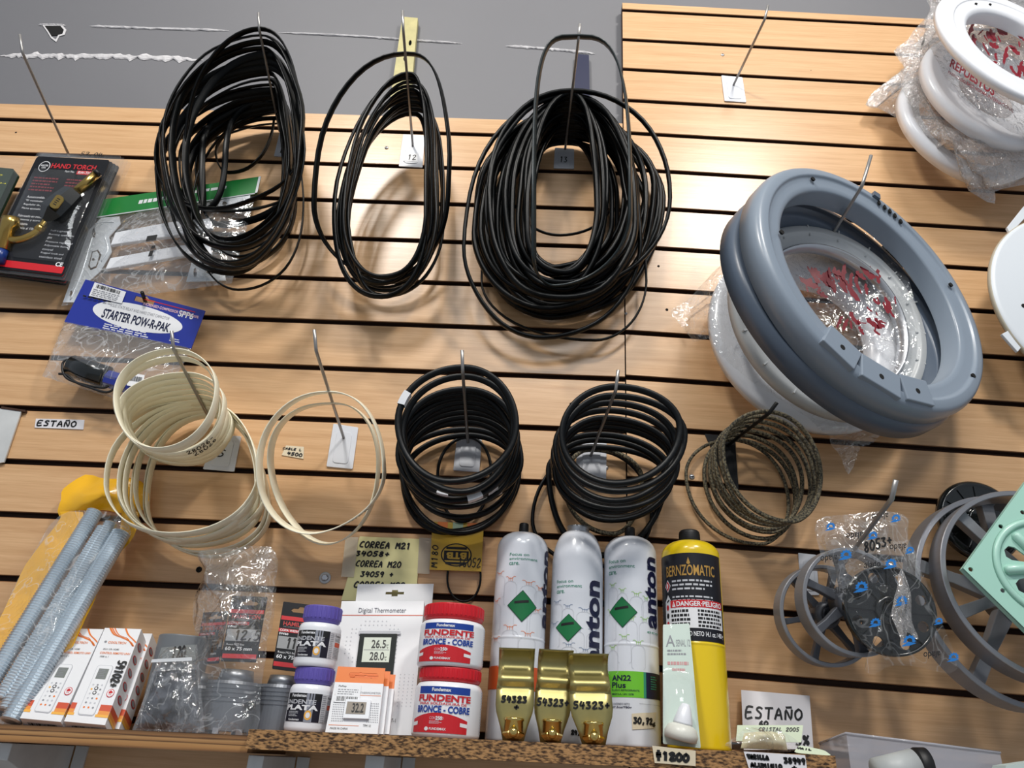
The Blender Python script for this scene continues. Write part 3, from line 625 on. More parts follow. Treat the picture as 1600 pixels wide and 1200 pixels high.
# --- D: ivory belts
GD = 'small ivory belts coiled together'; LD = 'small ivory flat belt in the coil at the top of the hook marked S'
def ivmark(txt, s0, s1, wt=.0017, side=1, y0=.2, y1=.8, rot=0):
    return lambda p, path: hand(p, BandMap(path, IW, .0016, side), txt, s0, y0, s1, y1, wt, h=.0006, rot=rot)
IW = .0185
for i in range(9):
    k = (0, .12, .22, .32, .42, .52, .62, .88, 1)[i]; d = .045+(H8.d*.95-.045)*k
    L = lerp2((207, 672), (178, 622), k); B = lerp2((292, 724), (248, 701), k); Rr = lerp2((362, 668), (340, 606), k); j = R_.uniform(-4, 4)
    ex = {6: ivmark('28026-', .45, .36), 5: ivmark('28026', .45, .36), 4: ivmark('28026', .44, .35), 3: ivmark('-----', .46, .38)}.get(i)
    belt(H8, d, (Rr[0]+j, Rr[1]), (B[0]+R_.uniform(-3, 3), B[1]+R_.uniform(-3, 3)), (L[0]+R_.uniform(-4, 4), L[1]), IW, .0016, 'ivory', LD, GD, dB=d-.004, wob=.0025, seed=400+i, extra=ex)
GE = 'large ivory belts hanging behind the small ones'; LE = 'large ivory flat belt hanging low behind the small ivory coil'
for i in range(8):
    k = i/7; d = .012+.075*k
    L = lerp2((232, 795), (170, 752), k); B = lerp2((330, 866), (262, 832), k); Rr = lerp2((424, 800), (396, 742), k)
    belt(H8, max(.02, d*.75), (Rr[0]+R_.uniform(-8, 8), Rr[1]), (B[0]+R_.uniform(-12, 12), B[1]+R_.uniform(-7, 7)), (L[0]+R_.uniform(-10, 10), L[1]+R_.uniform(-14, 14)), .017, .002, 'ivory', LE, GE, dB=d+.01, wob=.004, seed=440+i, p=(1, 1, 1, .95))
belt(H9, H9.d*.55, (600, 735), (489, 832), (405, 735), .030, .002, 'ivory', 'wide ivory belt marked 49068 hanging foremost on the hook with the silver plate', None, dB=.07, p=(.9, 1.12, .95, .9), wob=.004, seed=461, extra=lambda p, q: hand(p, BandMap(q, .030, .002), '49068-', .435, .25, .345, .85, .0019, h=.0007))
belt(H9, H9.d*.42, (592, 720), (512, 850), (421, 712), .030, .002, 'ivory', 'wide ivory belt hanging behind the one marked 49068', None, dB=.035, p=(.9, 1.0, 1.1, .9), wob=.005, seed=463, extra=lambda p, q: hand(p, BandMap(q, .030, .002), '49067-', .80, .25, .70, .85, .0019, h=.0007))
# --- F, G: thick V-belts
def tape(s0, s1, side=1):
    def f(p, path):
        m = BandMap(path, .0115, .0095, 1); vs = []; n = 5
        for i in range(n+1):
            s = s0+(s1-s0)*i/n; vs += [m(s, -.06, .0007), m(s, 1.06, .0007), m(s, 1.06, -.0102), m(s, -.06, -.0102)]
        p.add(vs, [[4*i+j, 4*i+(j+1) % 4, 4*i+4+(j+1) % 4, 4*i+4+j] for i in range(n) for j in range(4)], mat('silver_tape', (214, 216, 220), .4, .2))
    return f
GF = 'thick V-belts in the coil left of the gas cans'; LF = 'thick black V-belt in the coil hanging above the yellow card'
for i in range(11):
    k = (0, .10, .22, .30, .38, .46, .53, .60, .66, .72, .90)[i]; d = .014+(H10.d*.97-.014)*k
    L = lerp2((634, 745), (624, 665), k); B = lerp2((712, 816), (705, 757), k) if i > 1 else (708, 836-4*i); Rr = lerp2((812, 752), (804, 662), k); ex = {9: tape(.515, .55), 8: tape(.42, .46), 7: tape(.39, .42), 5: tape(.37, .40)}.get(i)
    belt(H10, d, (Rr[0]+R_.uniform(-6, 6), Rr[1]+R_.uniform(-16, 16)), (B[0]+R_.uniform(-16, 16), B[1]+R_.uniform(-7, 7)), (L[0]+R_.uniform(-6, 6), L[1]+R_.uniform(-16, 16)), .0115, .0095, 'rubber2', LF, GF, dB=max(.012, d-.006), wob=.002, seed=500+i, v=.35, extra=ex)
belt(H10, H10.d*.985, (806, 664), (703, 752), (622, 660), .0115, .0095, 'rubber2', 'foremost thick black V-belt at the hook tip, with a silver tape tab', None, dB=H10.d*.96, seed=530, v=.35, extra=tape(.80, .84))
belt(H10, .012, (767, 735), (722, 815), (684, 742), .006, .005, 'rubber2', 'small thin black belt against the wall inside the left V-belt coil', None, dB=.012, seed=531)
GG = 'thick V-belts in the coil above the gas cans'; LG = 'thick black V-belt in the tilted coil hanging above the white gas cans'
for i in range(9):
    k = (0, .14, .24, .38, .46, .53, .66, .78, .89)[i]; d = .02+(H11.d*.96-.02)*k
    L = lerp2((862, 745), (876, 690), k); B = lerp2((948, 820), (962, 768), k) if i else (925, 868); Rr = lerp2((1040, 752), (1066, 680), k)
    belt(H11, d, (Rr[0]+R_.uniform(-6, 6), Rr[1]+R_.uniform(-16, 16)), (B[0]+R_.uniform(-16, 16), B[1]+R_.uniform(-7, 7)), (L[0]+R_.uniform(-6, 6), L[1]+R_.uniform(-16, 16)), .0115, .0095, 'rubber2', LG, GG, dB=max(.012, d-.008), wob=.002, seed=550+i, v=.35)
belt(H11, H11.d*.985, (1062, 668), (962, 755), (878, 680), .0115, .0095, 'rubber2', 'foremost thick black V-belt at the tip of the hook above the gas cans', None, dB=H11.d*.95, seed=570, v=.35)
M['mottle'] = mottled('mottled_fabric_belt', (34, 31, 26), (128, 118, 92), 340, .7, .8, .40, .62)
belt(H11, .016, (1003, 750), (958, 834), (882, 755), .009, .007, 'mottle', 'mottled brown belt hidden behind the black V-belts above the gas cans', None, dB=.02, seed=571, v=.3)
belt(H11, .013, (1018, 805), (935, 885), (832, 812), .0075, .006, 'rubber2', 'large thin black belt dangling down behind the white gas cans', None, dB=.012, seed=572, v=.3, p=(.95, 1, 1, 1.05))
# --- H: mottled belts
GH = 'mottled fabric belts on the short black hook'; LH = 'mottled grey-brown fabric belt in the coil on the short black hook'
for i in range(7):
    k = i/6; d = .014+(H12.d*.93-.014)*k
    L = lerp2((1098, 735), (1128, 700), k); B = lerp2((1190, 838), (1232, 812), k); Rr = lerp2((1240, 775), (1285, 745), k)
    belt(H12, d, (Rr[0]+R_.uniform(-4, 4), Rr[1]+R_.uniform(-8, 8)), (B[0]+R_.uniform(-8, 8), B[1]+R_.uniform(-5, 5)), (L[0]+R_.uniform(-5, 5), L[1]+R_.uniform(-8, 8)), .0085, .0062, 'mottle', LH, GH, dB=max(.012, d-.01), wob=.002, seed=600+i, v=.3)
belt(H12, .012, (1232, 790), (1188, 850), (1072, 740), .006, .0055, 'mottle', 'thin mottled belt bulging left past the screw from the black hook coil', None, dB=.012, seed=620, v=.3)
# small tools for screws in the slats
def screw(u, v, r, lab, washer=False):
    t = Thing('wall_screw', lab, 'screw'); m = Disc(P(u, v, 0))
    if washer: lathe(t.part('washer'), m, [(r*.5, .0002), (r, .0002), (r, .0014), (r*.5, .0016)], 'galv', 24, True)
    p = t.part('head')
    if washer: lathe(p, m, [(r*.55, .001), (r*.58, .004), (r*.45, .005), (0, .005)], 'steel', 6, smooth=False)
    else: lathe(p, m, [(r, .0002), (r*.95, .0012), (r*.5, .002), (0, .0021)], 'steel', 18); rect(p, m, -r*.6, -r*.12, r*.6, r*.12, 'hole', .0022); rect(p, m, -r*.12, -r*.6, r*.12, r*.6, 'hole', .0022)
    t.done()
screw(604, 231, .0042, 'round screw head in the slat left of the plate marked 12'); screw(1129, 86, .0042, 'screw head in the slat above the empty hook plate'); screw(1081, 745, .0048, 'round screw head beside the mottled belts'); screw(947, 731, .004, 'screw head beside the plate behind the right V-belt coil'); screw(508, 903, .0095, 'hexagon bolt with washer above the purple-capped jars', True); screw(978, 490, .003, 'small bright screw in the panel joint under the dense belt bunch')
# ================================================================== packages on the left of the wall
def card(p, m, mt, th=.0012, s0=0, t0=0, s1=1, t1=1, r=.03): poly(p, m, rrect(s0, t0, s1, t1, r, r), -th, 0, mt)
M['cardblack'] = mat('black_glossy_card', (20, 22, 27), .42, coat=.1, spec=.25)
M['cardgreen'] = mat('dark_green_card', (32, 52, 34), .35, coat=.3)
M['yellowprint'] = mat('print_yellow', (222, 214, 40), .4)
def blister_flange(p, m, s0, t0, s1, t1, h=.0): poly(p, m, rrect(s0, t0, s1, t1, .03, .02), h-.0006, h+.0006, 'blister')
t = Thing('blister_pack', 'dark green carded pack cut off by the left edge of the photo', 'package'); m = Q((-72, 254), (23, 264), (-45, 405), (-140, 392), .05)
p = t.part('card'); card(p, m, 'cardgreen', .02); ptext(p, m, 'TORCH', (-38, 281), (9, 288), 'yellowprint', bold=.02); ptext(p, m, 'HAND', (-40, 268), (4, 275), 'yellowprint', bold=.02)
p = t.part('blister'); blister_flange(p, m, -.1, -.12, 1.12, 1.1, .003); t.done()
def torch_card(p, m, full):
    card(p, m, 'cardblack', .0016); poly(p, m, rrect(.02, .93, .98, .985, .01, .01), None, .0004, 'red')
    if not full: return
    poly(p, m, ell(.165, .095, .075, .05, 28), None, .0004, 'white'); poly(p, m, ell(.165, .095, .066, .044, 28), None, .0006, 'cardblack'); text(p, m, 'MASTER', .115, .078, .215, .095, 'white', .0008, .02); text(p, m, 'COOL', .135, .10, .195, .115, 'white', .0008, .02)
    text(p, m, 'HAND TORCH', .255, .06, .86, .105, mat('torch_red', (190, 40, 48), .4), bold=.025); text(p, m, 'Part No.', .47, .12, .60, .138, 'white'); rect(p, m, .63, .115, .86, .15, 'red'); text(p, m, 'RW-TH1', .65, .121, .83, .145, 'white', .0008, .02)
    dk = mat('torch_dark_red', (120, 40, 48), .5)
    greek(p, m, .10, .19, .44, .33, 5, dk, 1); greek(p, m, .54, .19, .84, .30, 4, dk, 2)
    for i, s in enumerate(('Autoencendido.', '"El ventilador gira bien"', 'Regulador de presion', 'Flama ajustable')): text(p, m, s, .13, .37+i*.035, .13+len(s)*.017, .39+i*.035, 'white')
    for i, s in enumerate(('Fabricado en material', 'resistente y acero', 'inoxidable', 'Eficiencia al 100%')): text(p, m, s, .13, .54+i*.035, .13+len(s)*.017, .56+i*.035, 'white')
    for i, s in enumerate(('Self-Lighting', 'Burning speed via', 'gas', 'Pressure regulated', 'Adjustable flame', 'control', 'Rugged knob and', 'stainless steel')): text(p, m, s, .62, .645+i*.031, .62+len(s)*.019, .663+i*.031, 'lgrey')
    text(p, m, 'CE', .86, .90, .95, .935, 'white', .0008, .03)
GT = 'torch packs stacked behind the front one'
for i in range(4):
    d = .062-.015*i; sh = i*3
    m = Q((58, 244), (172, 250), (98, 431), (-26, 416), d) if i == 0 else Q((58+2*i, 244+i), (172+5*i, 250+3*i), (98+2*i, 431+5*i), (-26, 416+4*i), d)
    t = Thing('blister_pack', 'black carded hand torch pack with a brass torch under clear plastic' if i == 0 else 'black carded torch pack tucked behind the front torch pack', 'package', None if i == 0 else GT)
    p = t.part('card'); torch_card(p, m, i == 0)
    p = t.part('blister'); blister_flange(p, m, -.03, -.05, 1.12, 1.03, -.0022)
    if i == 0:
        phand(p, m, '57,04', (128, 238), (159, 245), .0018, h=.001)
        def dome(x, y):
            a = max(0, 1-((x-.5)/.5)**2)*max(0, 1-((y-.52)/.48)**2); return .001+.018*a**.6
        sheet(p, m, .05, .12, .95, .9, 16, 16, 'blister', dome)
        tr = t.part('torch'); q = lambda u, v, d=.074: P(u, v, d)
        tube(tr, [q(153, 270), q(119, 300)], .0088, 'brass', 16); tube(tr, [q(150, 272, .077), q(154, 269, .077)], .0078, 'black', 14)
        b = tr.sub('handle_body', 'black faceted plastic body'); gl = mat('gloss_black', (16, 20, 20), .18, coat=.5); tube(b, [q(120, 299), q(116, 303), q(100, 318, .076), q(84, 333, .076), q(72, 346, .072)], [.011, .0215, .025, .027, .013], gl, 6, smooth=False)
        n = b.sub('name_plate'); mm = Q((90, 303), (102, 310), (88, 328), (76, 322), .1035); poly(n, mm, rrect(0, 0, 1, 1, .4, .2), -.001, .001, 'brass'); greek(n, mm, .3, .2, .7, .8, 4, 'black', 3, h=.0014)
        e = tr.sub('gas_tube'); tube(e, smooth_path([q(74, 343), q(64, 357), q(48, 369), q(28, 375), q(8, 374)]), .0072, 'brass', 12); tube(e, [q(66, 354), q(59, 361)], .0088, 'brass', 12)
        k = tr.sub('valve_knob'); tube(k, [q(17, 340, .085), q(16, 352, .08), q(12, 356, .08), q(4, 390, .07)], [.015, .0165, .013, .012], 'brass', 18); tube(k, [q(4, 388, .07), q(-3, 410, .07)], .011, mat('blue_plastic', (20, 50, 120), .3), 14)
    t.done()
# --- bag of hinges under a green header
t = Thing('hinge_bag', 'clear bag with a green header holding metal hinges and white bars', 'package')
mh = Q((162, 312), (408, 276), (402, 303), (151, 341), .026); M['greenhdr'] = mat('green_header', (20, 128, 52), .35, coat=.3)
p = t.part('header'); poly(p, mh, [(0, 0), (1, 0), (1, 1), (0, 1)], -.001, .001, 'greenhdr'); rect(p, mh, .985, 0, 1, 1, 'white', .0012); rect(p, mh, 0, .94, 1, 1, 'lgrey', .0012)
greek(p, mh, .24, .28, .46, .62, 1, 'white', 3, h=.0013, fill=.6); greek(p, mh, .52, .2, .85, .5, 1, 'white', 5, h=.0013, fill=.5)
mb = Q((151, 340), (400, 303), (362, 443), (96, 478), [.022, .022, .02, .02]); cutm = lambda pts: [mb.px(u, v) for u, v in pts]
p = t.part('hinge', 'zinc plated slotted hinge')
shape(p, mb, [cutm([(118, 474), (100, 474), (140, 362), (160, 342), (188, 340), (190, 352), (172, 372), (176, 396), (158, 426), (142, 440), (136, 470)]), [mb.px(*a) for a in ((143, 424), (139, 418), (145, 395), (155, 392), (160, 400), (153, 420))], [mb.px(148+3*cos(k), 366+8*sin(k)) for k in (0, 1, 2, 3, 4, 5)], [mb.px(113+3*cos(k), 462+7*sin(k)) for k in (0, 1, 2, 3, 4, 5)]], .002, .004, 'hingezinc')
shape(p, mb, [[mb.px(*a) for a in ((144, 421), (142, 417), (147, 397), (154, 395), (157, 401), (152, 418))], [mb.px(148+2.5*cos(k), 408+2.5*sin(k)) for k in (0, 1, 2, 3, 4, 5)]], .004, .0055, 'hingezinc')
p = t.part('hinge', 'zinc plated slotted hinge'); shape(p, mb, [cutm([(292, 442), (305, 396), (330, 404), (352, 428), (354, 440)]), [mb.px(306+3*cos(k), 428+8*sin(k)) for k in (0, 1, 2, 3, 4, 5)], [mb.px(330+7*cos(k), 426+5*sin(k)) for k in (0, 1, 2, 3, 4, 5)]], .002, .004, 'hingezinc')
p = t.part('hinge', 'zinc plated slotted hinge'); shape(p, mb, [cutm([(342, 322), (350, 308), (392, 306), (390, 322), (366, 330), (345, 332)]), [mb.px(352+4*cos(k), 320+4*sin(k)) for k in (0, 1, 2, 3, 4, 5)]], .002, .004, 'hingezinc')
for c in ([(184, 368), (268, 352), (330, 346), (335, 362), (272, 374), (176, 388)], [(176, 408), (286, 388), (330, 384), (334, 402), (306, 402), (168, 426)]):
    p = t.part('plastic_bar'); poly(p, mb, cutm(c), .002, .011, 'whiteplastic'); p.bev = .002
p = t.part('plate_rib', 'raised rib pressed into the zinc plate')
for ln in ([(150, 352), (158, 350), (180, 349)], [(146, 372), (138, 400), (128, 432), (112, 470)], [(165, 372), (170, 392), (160, 410)]): tube(p, smooth_path([mb(*mb.px(u, v), .0042) for u, v in ln]), .0014, 'hingezinc', 6)
p = t.part('bag'); pouch(p, mb, 'film', .014, .006, 3, 11, 30, 24)
for a, b in (((236, 377), (249, 383)), ((243, 392), (247, 396)), ((240, 400), (243, 408))): prect(p, mb, a, b, 'black', .017)
t.done()
# --- starter pack
t = Thing('capacitor_pack', 'clear bag with a slotted blue header card holding a black capacitor and wires', 'package')
mh = Q((134, 437), (321, 486), (299, 545), (101, 503), [.034, .034, .03, .03]); M['hdrblue'] = mat('blue_header', (30, 48, 150), .3, coat=.5)
p = t.part('header'); sx, sy = mh.px(226, 470)
shape(p, mh, [[(0, 0), (1, 0), (1, 1), (0, 1)], [(sx-.08, sy-.06), (sx-.03, sy-.06), (sx, sy-.12), (sx+.03, sy-.06), (sx+.08, sy-.06), (sx+.08, sy+.06), (sx-.08, sy+.06)]], -.001, .001, 'hdrblue')
poly(p, mh, ell(.52, .56, .36, .30, 40), None, .0013, 'white'); text(p, mh, 'STARTER POW-R-PAK', .25, .52, .79, .74, 'navy', .0016, .03); text(p, mh, 'SOLID STATE RELAY AND HARD START CAPACITOR', .28, .38, .76, .45, 'grey', .0016)
text(p, mh, 'SPP6', .81, .14, .93, .30, 'white', .0014, .02); text(p, mh, 'INCREASED COMPRESSOR TORQUE 500%', .52, .17, .97, .25, mat('pale_pink', (230, 190, 200), .4), .0014, .02); rect(p, mh, .5, .09, .93, .11, 'red', .0013)
greek(p, mh, .30, .84, .74, .98, 3, 'white', 6, h=.0014); greek(p, mh, .82, .84, .90, .94, 2, 'white', 7, h=.0014)
q = p.sub('price_sticker', 'white barcode sticker'); ms = Q((148, 441), (197, 456), (190, 474), (139, 462), .0362); card(q, ms, 'white', .0004, r=.01); barcode(q, ms, .1, .08, .85, .35, seed=3); greek(q, ms, .05, .42, .95, .95, 4, 'grey', 8)
phand(q, ms, '30237+', (130, 463), (174, 472), .0022, h=.001)
mb = Q((101, 502), (299, 544), (248, 644), (66, 588), [.03, .03, .028, .028])
p = t.part('capacitor', 'black round capacitor'); c = P(112, 572, .04); e = P(168, 590, .04); tube(p, [c, c.lerp(e, .02), e.lerp(c, .02), e], [.017, .0205, .0205, .017], 'gloss_black' if 'gloss_black' in M else mat('gloss_black', (16, 20, 20), .18), 20)
p = t.part('relay', 'blue relay with a barcode sticker'); c = P(170, 592, .04); e = P(212, 604, .04); tube(p, [c, e], .0165, 'hdrblue', 8, smooth=False); ms = Q((204, 583), (226, 586), (222, 606), (198, 602), .058); card(p, ms, 'white', .0006); barcode(p, ms, .1, .2, .9, .6, seed=5)
for w in ([(112, 560), (99, 566), (98, 580), (106, 592), (128, 600), (160, 606), (170, 602)], [(92, 584), (104, 586), (120, 598), (142, 606), (166, 613), (182, 606), (196, 604)]): p = t.part('wire'); tube(p, smooth_path([P(u, v, .052) for u, v in w]), .0022, 'black', 6)
p = t.part('bag'); pouch(p, mb, 'film', .034, .005, 3, 21, 30, 24)
t.done()
p = Part('display_peg'); tube(p, [P(228, 474, .012), P(222, 457, .055)], .0034, 'black', 10); single(p, 'short black peg poking through the slot of the blue header card', 'peg')
p = Part('name_sticker'); m = Q((56, 654), (132, 656), (130, 671), (54, 668), .0016); card(p, m, 'paper', .0012, r=.01); phand(p, m, 'ESTAÑO', (59, 657), (119, 667), .0026, h=.0006); single(p, 'small paper sticker reading ESTAÑO stuck on a slat under the blue header pack', 'sticker')
t = Thing('hanging_plate', 'grey metal plate cut off by the left edge below the torch packs', 'plate'); m = Q((-45, 632), (33, 643), (6, 722), (-70, 735), .006); p = t.part('plate'); poly(p, m, [(0, 0), (1, 0), (1, 1), (0, 1)], -.003, 0, 'galv'); p = t.part('hooked_edge'); box(p, m, .6, -.04, 1.08, .0, -.006, .001, 'core')
p = t.part('film'); pouch(p, m, 'film2', .02, .006, 5, 4, 12, 12, -.2, .05, .55, 1); t.done()
p = Part('name_sticker'); m = Q((447, 696), (475, 698), (474, 717), (440, 711), .0016); card(p, m, 'cream', .0012, r=.01); phand(p, m, 'CABLE L', (443, 699), (471, 705), .0014, h=.0006); phand(p, m, '4500', (450, 706), (472, 714), .0019, h=.0006); single(p, 'tiny cream sticker marked 4500 seen through the wide ivory belts', 'sticker')
# --- bag of bending springs
t = Thing('spring_bag', 'yellow backed bag of steel bending springs leaning at the left end of the shelf', 'package'); M['yellowbag'] = mat('yellow_bag_plastic', (252, 190, 24), .3, coat=.4, bump=.4, bscale=40)
def dk(v): return .012+.115*max(0, (v-745)/385)
o = [(102, 755), (132, 739), (167, 744), (207, 746), (236, 765), (230, 792), (210, 835), (165, 890), (150, 932), (130, 975), (95, 1050), (52, 1134), (-45, 1118), (-40, 1040), (0, 967), (42, 880), (92, 812), (94, 795)]
p = t.part('bag_edge', 'glossy yellow edge strip'); st = lambda pts: [(u, v) for u, v in pts]
def strip(p, out, inn):
    A = smooth_path([P(u, v, dk(v)) for u, v in out], 8); B = smooth_path([P(u, v, dk(v)) for u, v in inn], 8); vs = []
    for i, (x, y) in enumerate(zip(A, B)):
        for k in range(5): q = x.lerp(y, k/4); vs.append(q+V((0, -.003*sin(k/4*pi)+.0022*noise.noise(q*45), 0)))
    p.add(vs, [[5*i+j, 5*i+j+1, 5*i+j+6, 5*i+j+5] for i in range(len(A)-1) for j in range(4)], 'yellowbag', True)
strip(p, [(94, 800), (92, 814), (42, 880), (0, 967), (-40, 1040), (-45, 1118)], [(130, 800), (128, 826), (82, 893), (46, 975), (2, 1046), (-10, 1122)])
p = t.part('bag_edge', 'glossy yellow edge strip'); strip(p, [(218, 800), (210, 836), (166, 890), (150, 932), (130, 975), (95, 1050), (54, 1133)], [(190, 800), (184, 836), (140, 890), (122, 932), (100, 975), (66, 1050), (26, 1128)])
def spring(a, b, rp, lift):
    A = P(a[0], a[1], dk(a[1])+lift); B = P(b[0], b[1], dk(b[1])+lift); L = (B-A).length; n = int(L/.0040); path = []; rs = []
    for i in range(2*n+1): path.append(A.lerp(B, i/(2*n))); rs.append(rp if i % 2 else rp*.80)
    p = t.part('bending_spring'); tube(p, path, rs, 'spring', 12, smooth=False)
spring((149, 799), (-22, 1078), .0130, .017); spring((161, 824), (0, 1092), .0095, .014); spring((174, 817), (8, 1110), .0105, .013); spring((190, 832), (16, 1128), .0145, .017)
o2 = [(94, 806), (140, 798), (190, 806), (206, 836), (163, 890), (148, 932), (128, 975), (95, 1050), (52, 1134), (-45, 1118), (-40, 1040), (0, 967), (42, 880)]
p = t.part('bag_front'); drape(p, o2, 'film', (92, 945), dk(945)+.04, [dk(v)+.003 for u, v in o2], .006, 5, 12, 22)
p = t.part('bag_fold', 'crumpled yellow fold'); o3 = [(100, 762), (132, 741), (168, 747), (212, 750), (232, 770), (226, 795), (190, 803), (160, 796), (128, 802), (94, 805), (96, 780)]; drape(p, o3, 'yellowbag', (160, 775), .045, .024, .009, 8, 6, 30); t.done()

# ================================================================== things on the shelf
def plain_box(p, m, th, mt='white'): poly(p, m, [(0, 0), (1, 0), (1, 1), (0, 1)], -th, 0, mt)
def remote_box(tl, tr, br, bl, dt, db, label, mark):
    t = Thing('remote_control_box', label, 'box'); p = t.part('carton'); m = Q(tl, tr, br, bl, [dt, dt, db, db]); th = .030; plain_box(p, m, th)
    for k, off in ((.018, 0), (.012, .07), (.010, .14)):
        pts = [(.12+off, 0), (.3+off, .075), (.55+off, .11), (.80, .15), (.93, .2)]; a = smooth_path([V((x, y, 0)) for x, y in pts], 5)
        p.add([m(min(1, q.x+s), max(0, q.y), .0004) for q in a for s in (0, k*3.2)], [[2*i, 2*i+2, 2*i+3, 2*i+1] for i in range(len(a)-1)], 'orange')
    pts = smooth_path([V((.55, 0, 0)), V((.68, .07, 0)), V((.85, .12, 0)), V((.98, .16, 0))], 5); p.add([m(min(1, q.x+s), q.y, .0005) for q in pts for s in (0, .05)], [[2*i, 2*i+2, 2*i+3, 2*i+1] for i in range(len(pts)-1)], 'orange')
    text(p, m, 'COOLTECH', .26, .155, .74, .18, 'orange', bold=.01); poly(p, m, ell(.18, .16, .035, .012, 10), None, .0004, 'grey')
    text(p, m, 'SKU: CR-1028E', .2, .235, .62, .252, 'black'); text(p, m, 'CONTROL REMOTO UNIV', .16, .275, .96, .298, 'orange', bold=.01); text(p, m, '1000 in 1', .2, .318, .42, .336, 'black')
    poly(p, m, rrect(.24, .42, .66, .93, .06, .035), -.001, .0006, 'lgrey'); poly(p, m, rrect(.255, .427, .645, .922, .055, .03), None, .0009, 'white'); rect(p, m, .32, .46, .58, .57, mat('lcd_grey', (120, 126, 122), .4), .0011); greek(p, m, .34, .47, .56, .56, 5, 'grey', 2, h=.0013)
    r = random.Random(4)
    for i in range(6):
        for j in range(3): poly(p, m, ell(.34+j*.11, .63+i*.045, .026, .010, 8), None, .0011, ('lgrey', 'grey', 'orange', 'amber')[r.choice((0, 0, 1, 1, 2, 3))])
    for y in (.665, .71): poly(p, m, ell(.45, y, .05, .019, 14), None, .0012, 'black'); poly(p, m, ell(.45, y, .03, .011, 12), None, .0014, 'white')
    poly(p, m, ell(.84, .70, .095, .042, 22), None, .0004, 'red'); poly(p, m, ell(.84, .70, .08, .035, 22), None, .0006, 'white'); poly(p, m, [(.79, .69), (.83, .672), (.9, .69), (.88, .70), (.8, .705)], None, .0008, 'red'); text(p, m, 'TOTAL', .80, .708, .88, .722, 'red', .0008)
    for y0, y1, c in ((.815, .875, mat('brick_red', (206, 84, 54), .4)), (.875, .91, mat('soft_orange', (232, 150, 70), .4)), (.91, .935, 'amber')):
        for a, b in ((0, .13), (.72, 1)) if y1 < .92 else ((0, .16), (.68, 1)): rect(p, m, a, y0, b, y1, c, .0003)
        vs = [m(1, y0, 0), m(1, y0, -th), m(1, y1, -th), m(1, y1, 0)]; e = (m(1, .5)-m(0, .5)).normalized()*.0004; p.add([v+e for v in vs], [[0, 1, 2, 3]], c)
    ms = Quad(m(1, 0, 0), m(1, 0, -th), m(1, 1, -th), m(1, 1, 0)); e = (m(1, .5)-m(0, .5)).normalized(); ms.n = e
    for i in range(5): poly(p, ms, ell(.5, .14+i*.14, .30, .034, 16), None, .0005, 'red'); poly(p, ms, ell(.5, .14+i*.14, .22, .025, 16), None, .0007, 'grey')
    mb = Quad(m(0, 1, 0), m(1, 1, 0), m(1, 1, -th), m(0, 1, -th)); mb.n = (m(.5, 1)-m(.5, 0)).normalized(); barcode(p, mb, .15, .25, .85, .8, seed=9)
    if mark: hand(p, m, '54102+', .74, .37, .95, .64, .0025, h=.0016, rot=-1)
    t.done()
remote_box((164, 981), (221, 983), (164, 1133), (100, 1127), .075, .150, 'white remote control box hand-marked 54102+', True)
remote_box((106, 982), (162, 983), (95, 1128), (31, 1122), .075, .150, 'white remote control box against the springs, without handwriting', False)
remote_box((186, 989), (238, 990), (186, 1139), (128, 1135), .042, .112, 'white remote control box behind the other two, showing a strip of side', False)
# --- grey cup + zip bag
def upright(u, v, d, bottom=True, zo=0): X = P(u, v, d); return V((X.x, X.y, SZ(X.x)+zo))
def zat(u, v, d): return P(u, v, d).z
p = Part('grey_cup'); c = upright(266, 1100, .075, zo=-.006); H = zat(288, 996, .075)-c.z; m = Post(c.x, c.y, c.z); lathe(p, m, rounded([(0, 0), (.036, 0), (.037, H), (.032, H+.0005), (.031, H-.02), (0, H-.02)]), mat('mid_grey_plastic', (112, 116, 120), .4), 40); single(p, 'round grey plastic cup hidden behind the zip bag of dark pads', 'cup')
t = Thing('zip_bag', 'clear zip bag marked 120 full of dark pads beside the remote boxes', 'bag'); m = Q((254, 1012), (308, 1007), (320, 1144), (206, 1142), [.125, .125, .150, .150])
p = t.part('dark_pads'); M['pads'] = mottled('dark_pads', (22, 24, 30), (74, 78, 88), 60, .7, .5); pouch(p, m, 'pads', .010, .008, 6, 31, 20, 20, .06, .30, .94, .97)
p = t.part('bag'); pouch(p, m, 'film2', .017, .006, 6, 32, 24, 24); rect(p, m, .04, .22, .96, .26, mat('zip_strip', (205, 208, 212), .4), .022); rect(p, m, .03, 0.02, .97, .2, mat('bag_label_strip', (120, 124, 124), .5), .006); hand(p, m, '120', .38, .03, .72, .17, .0024, h=.0072); t.done()
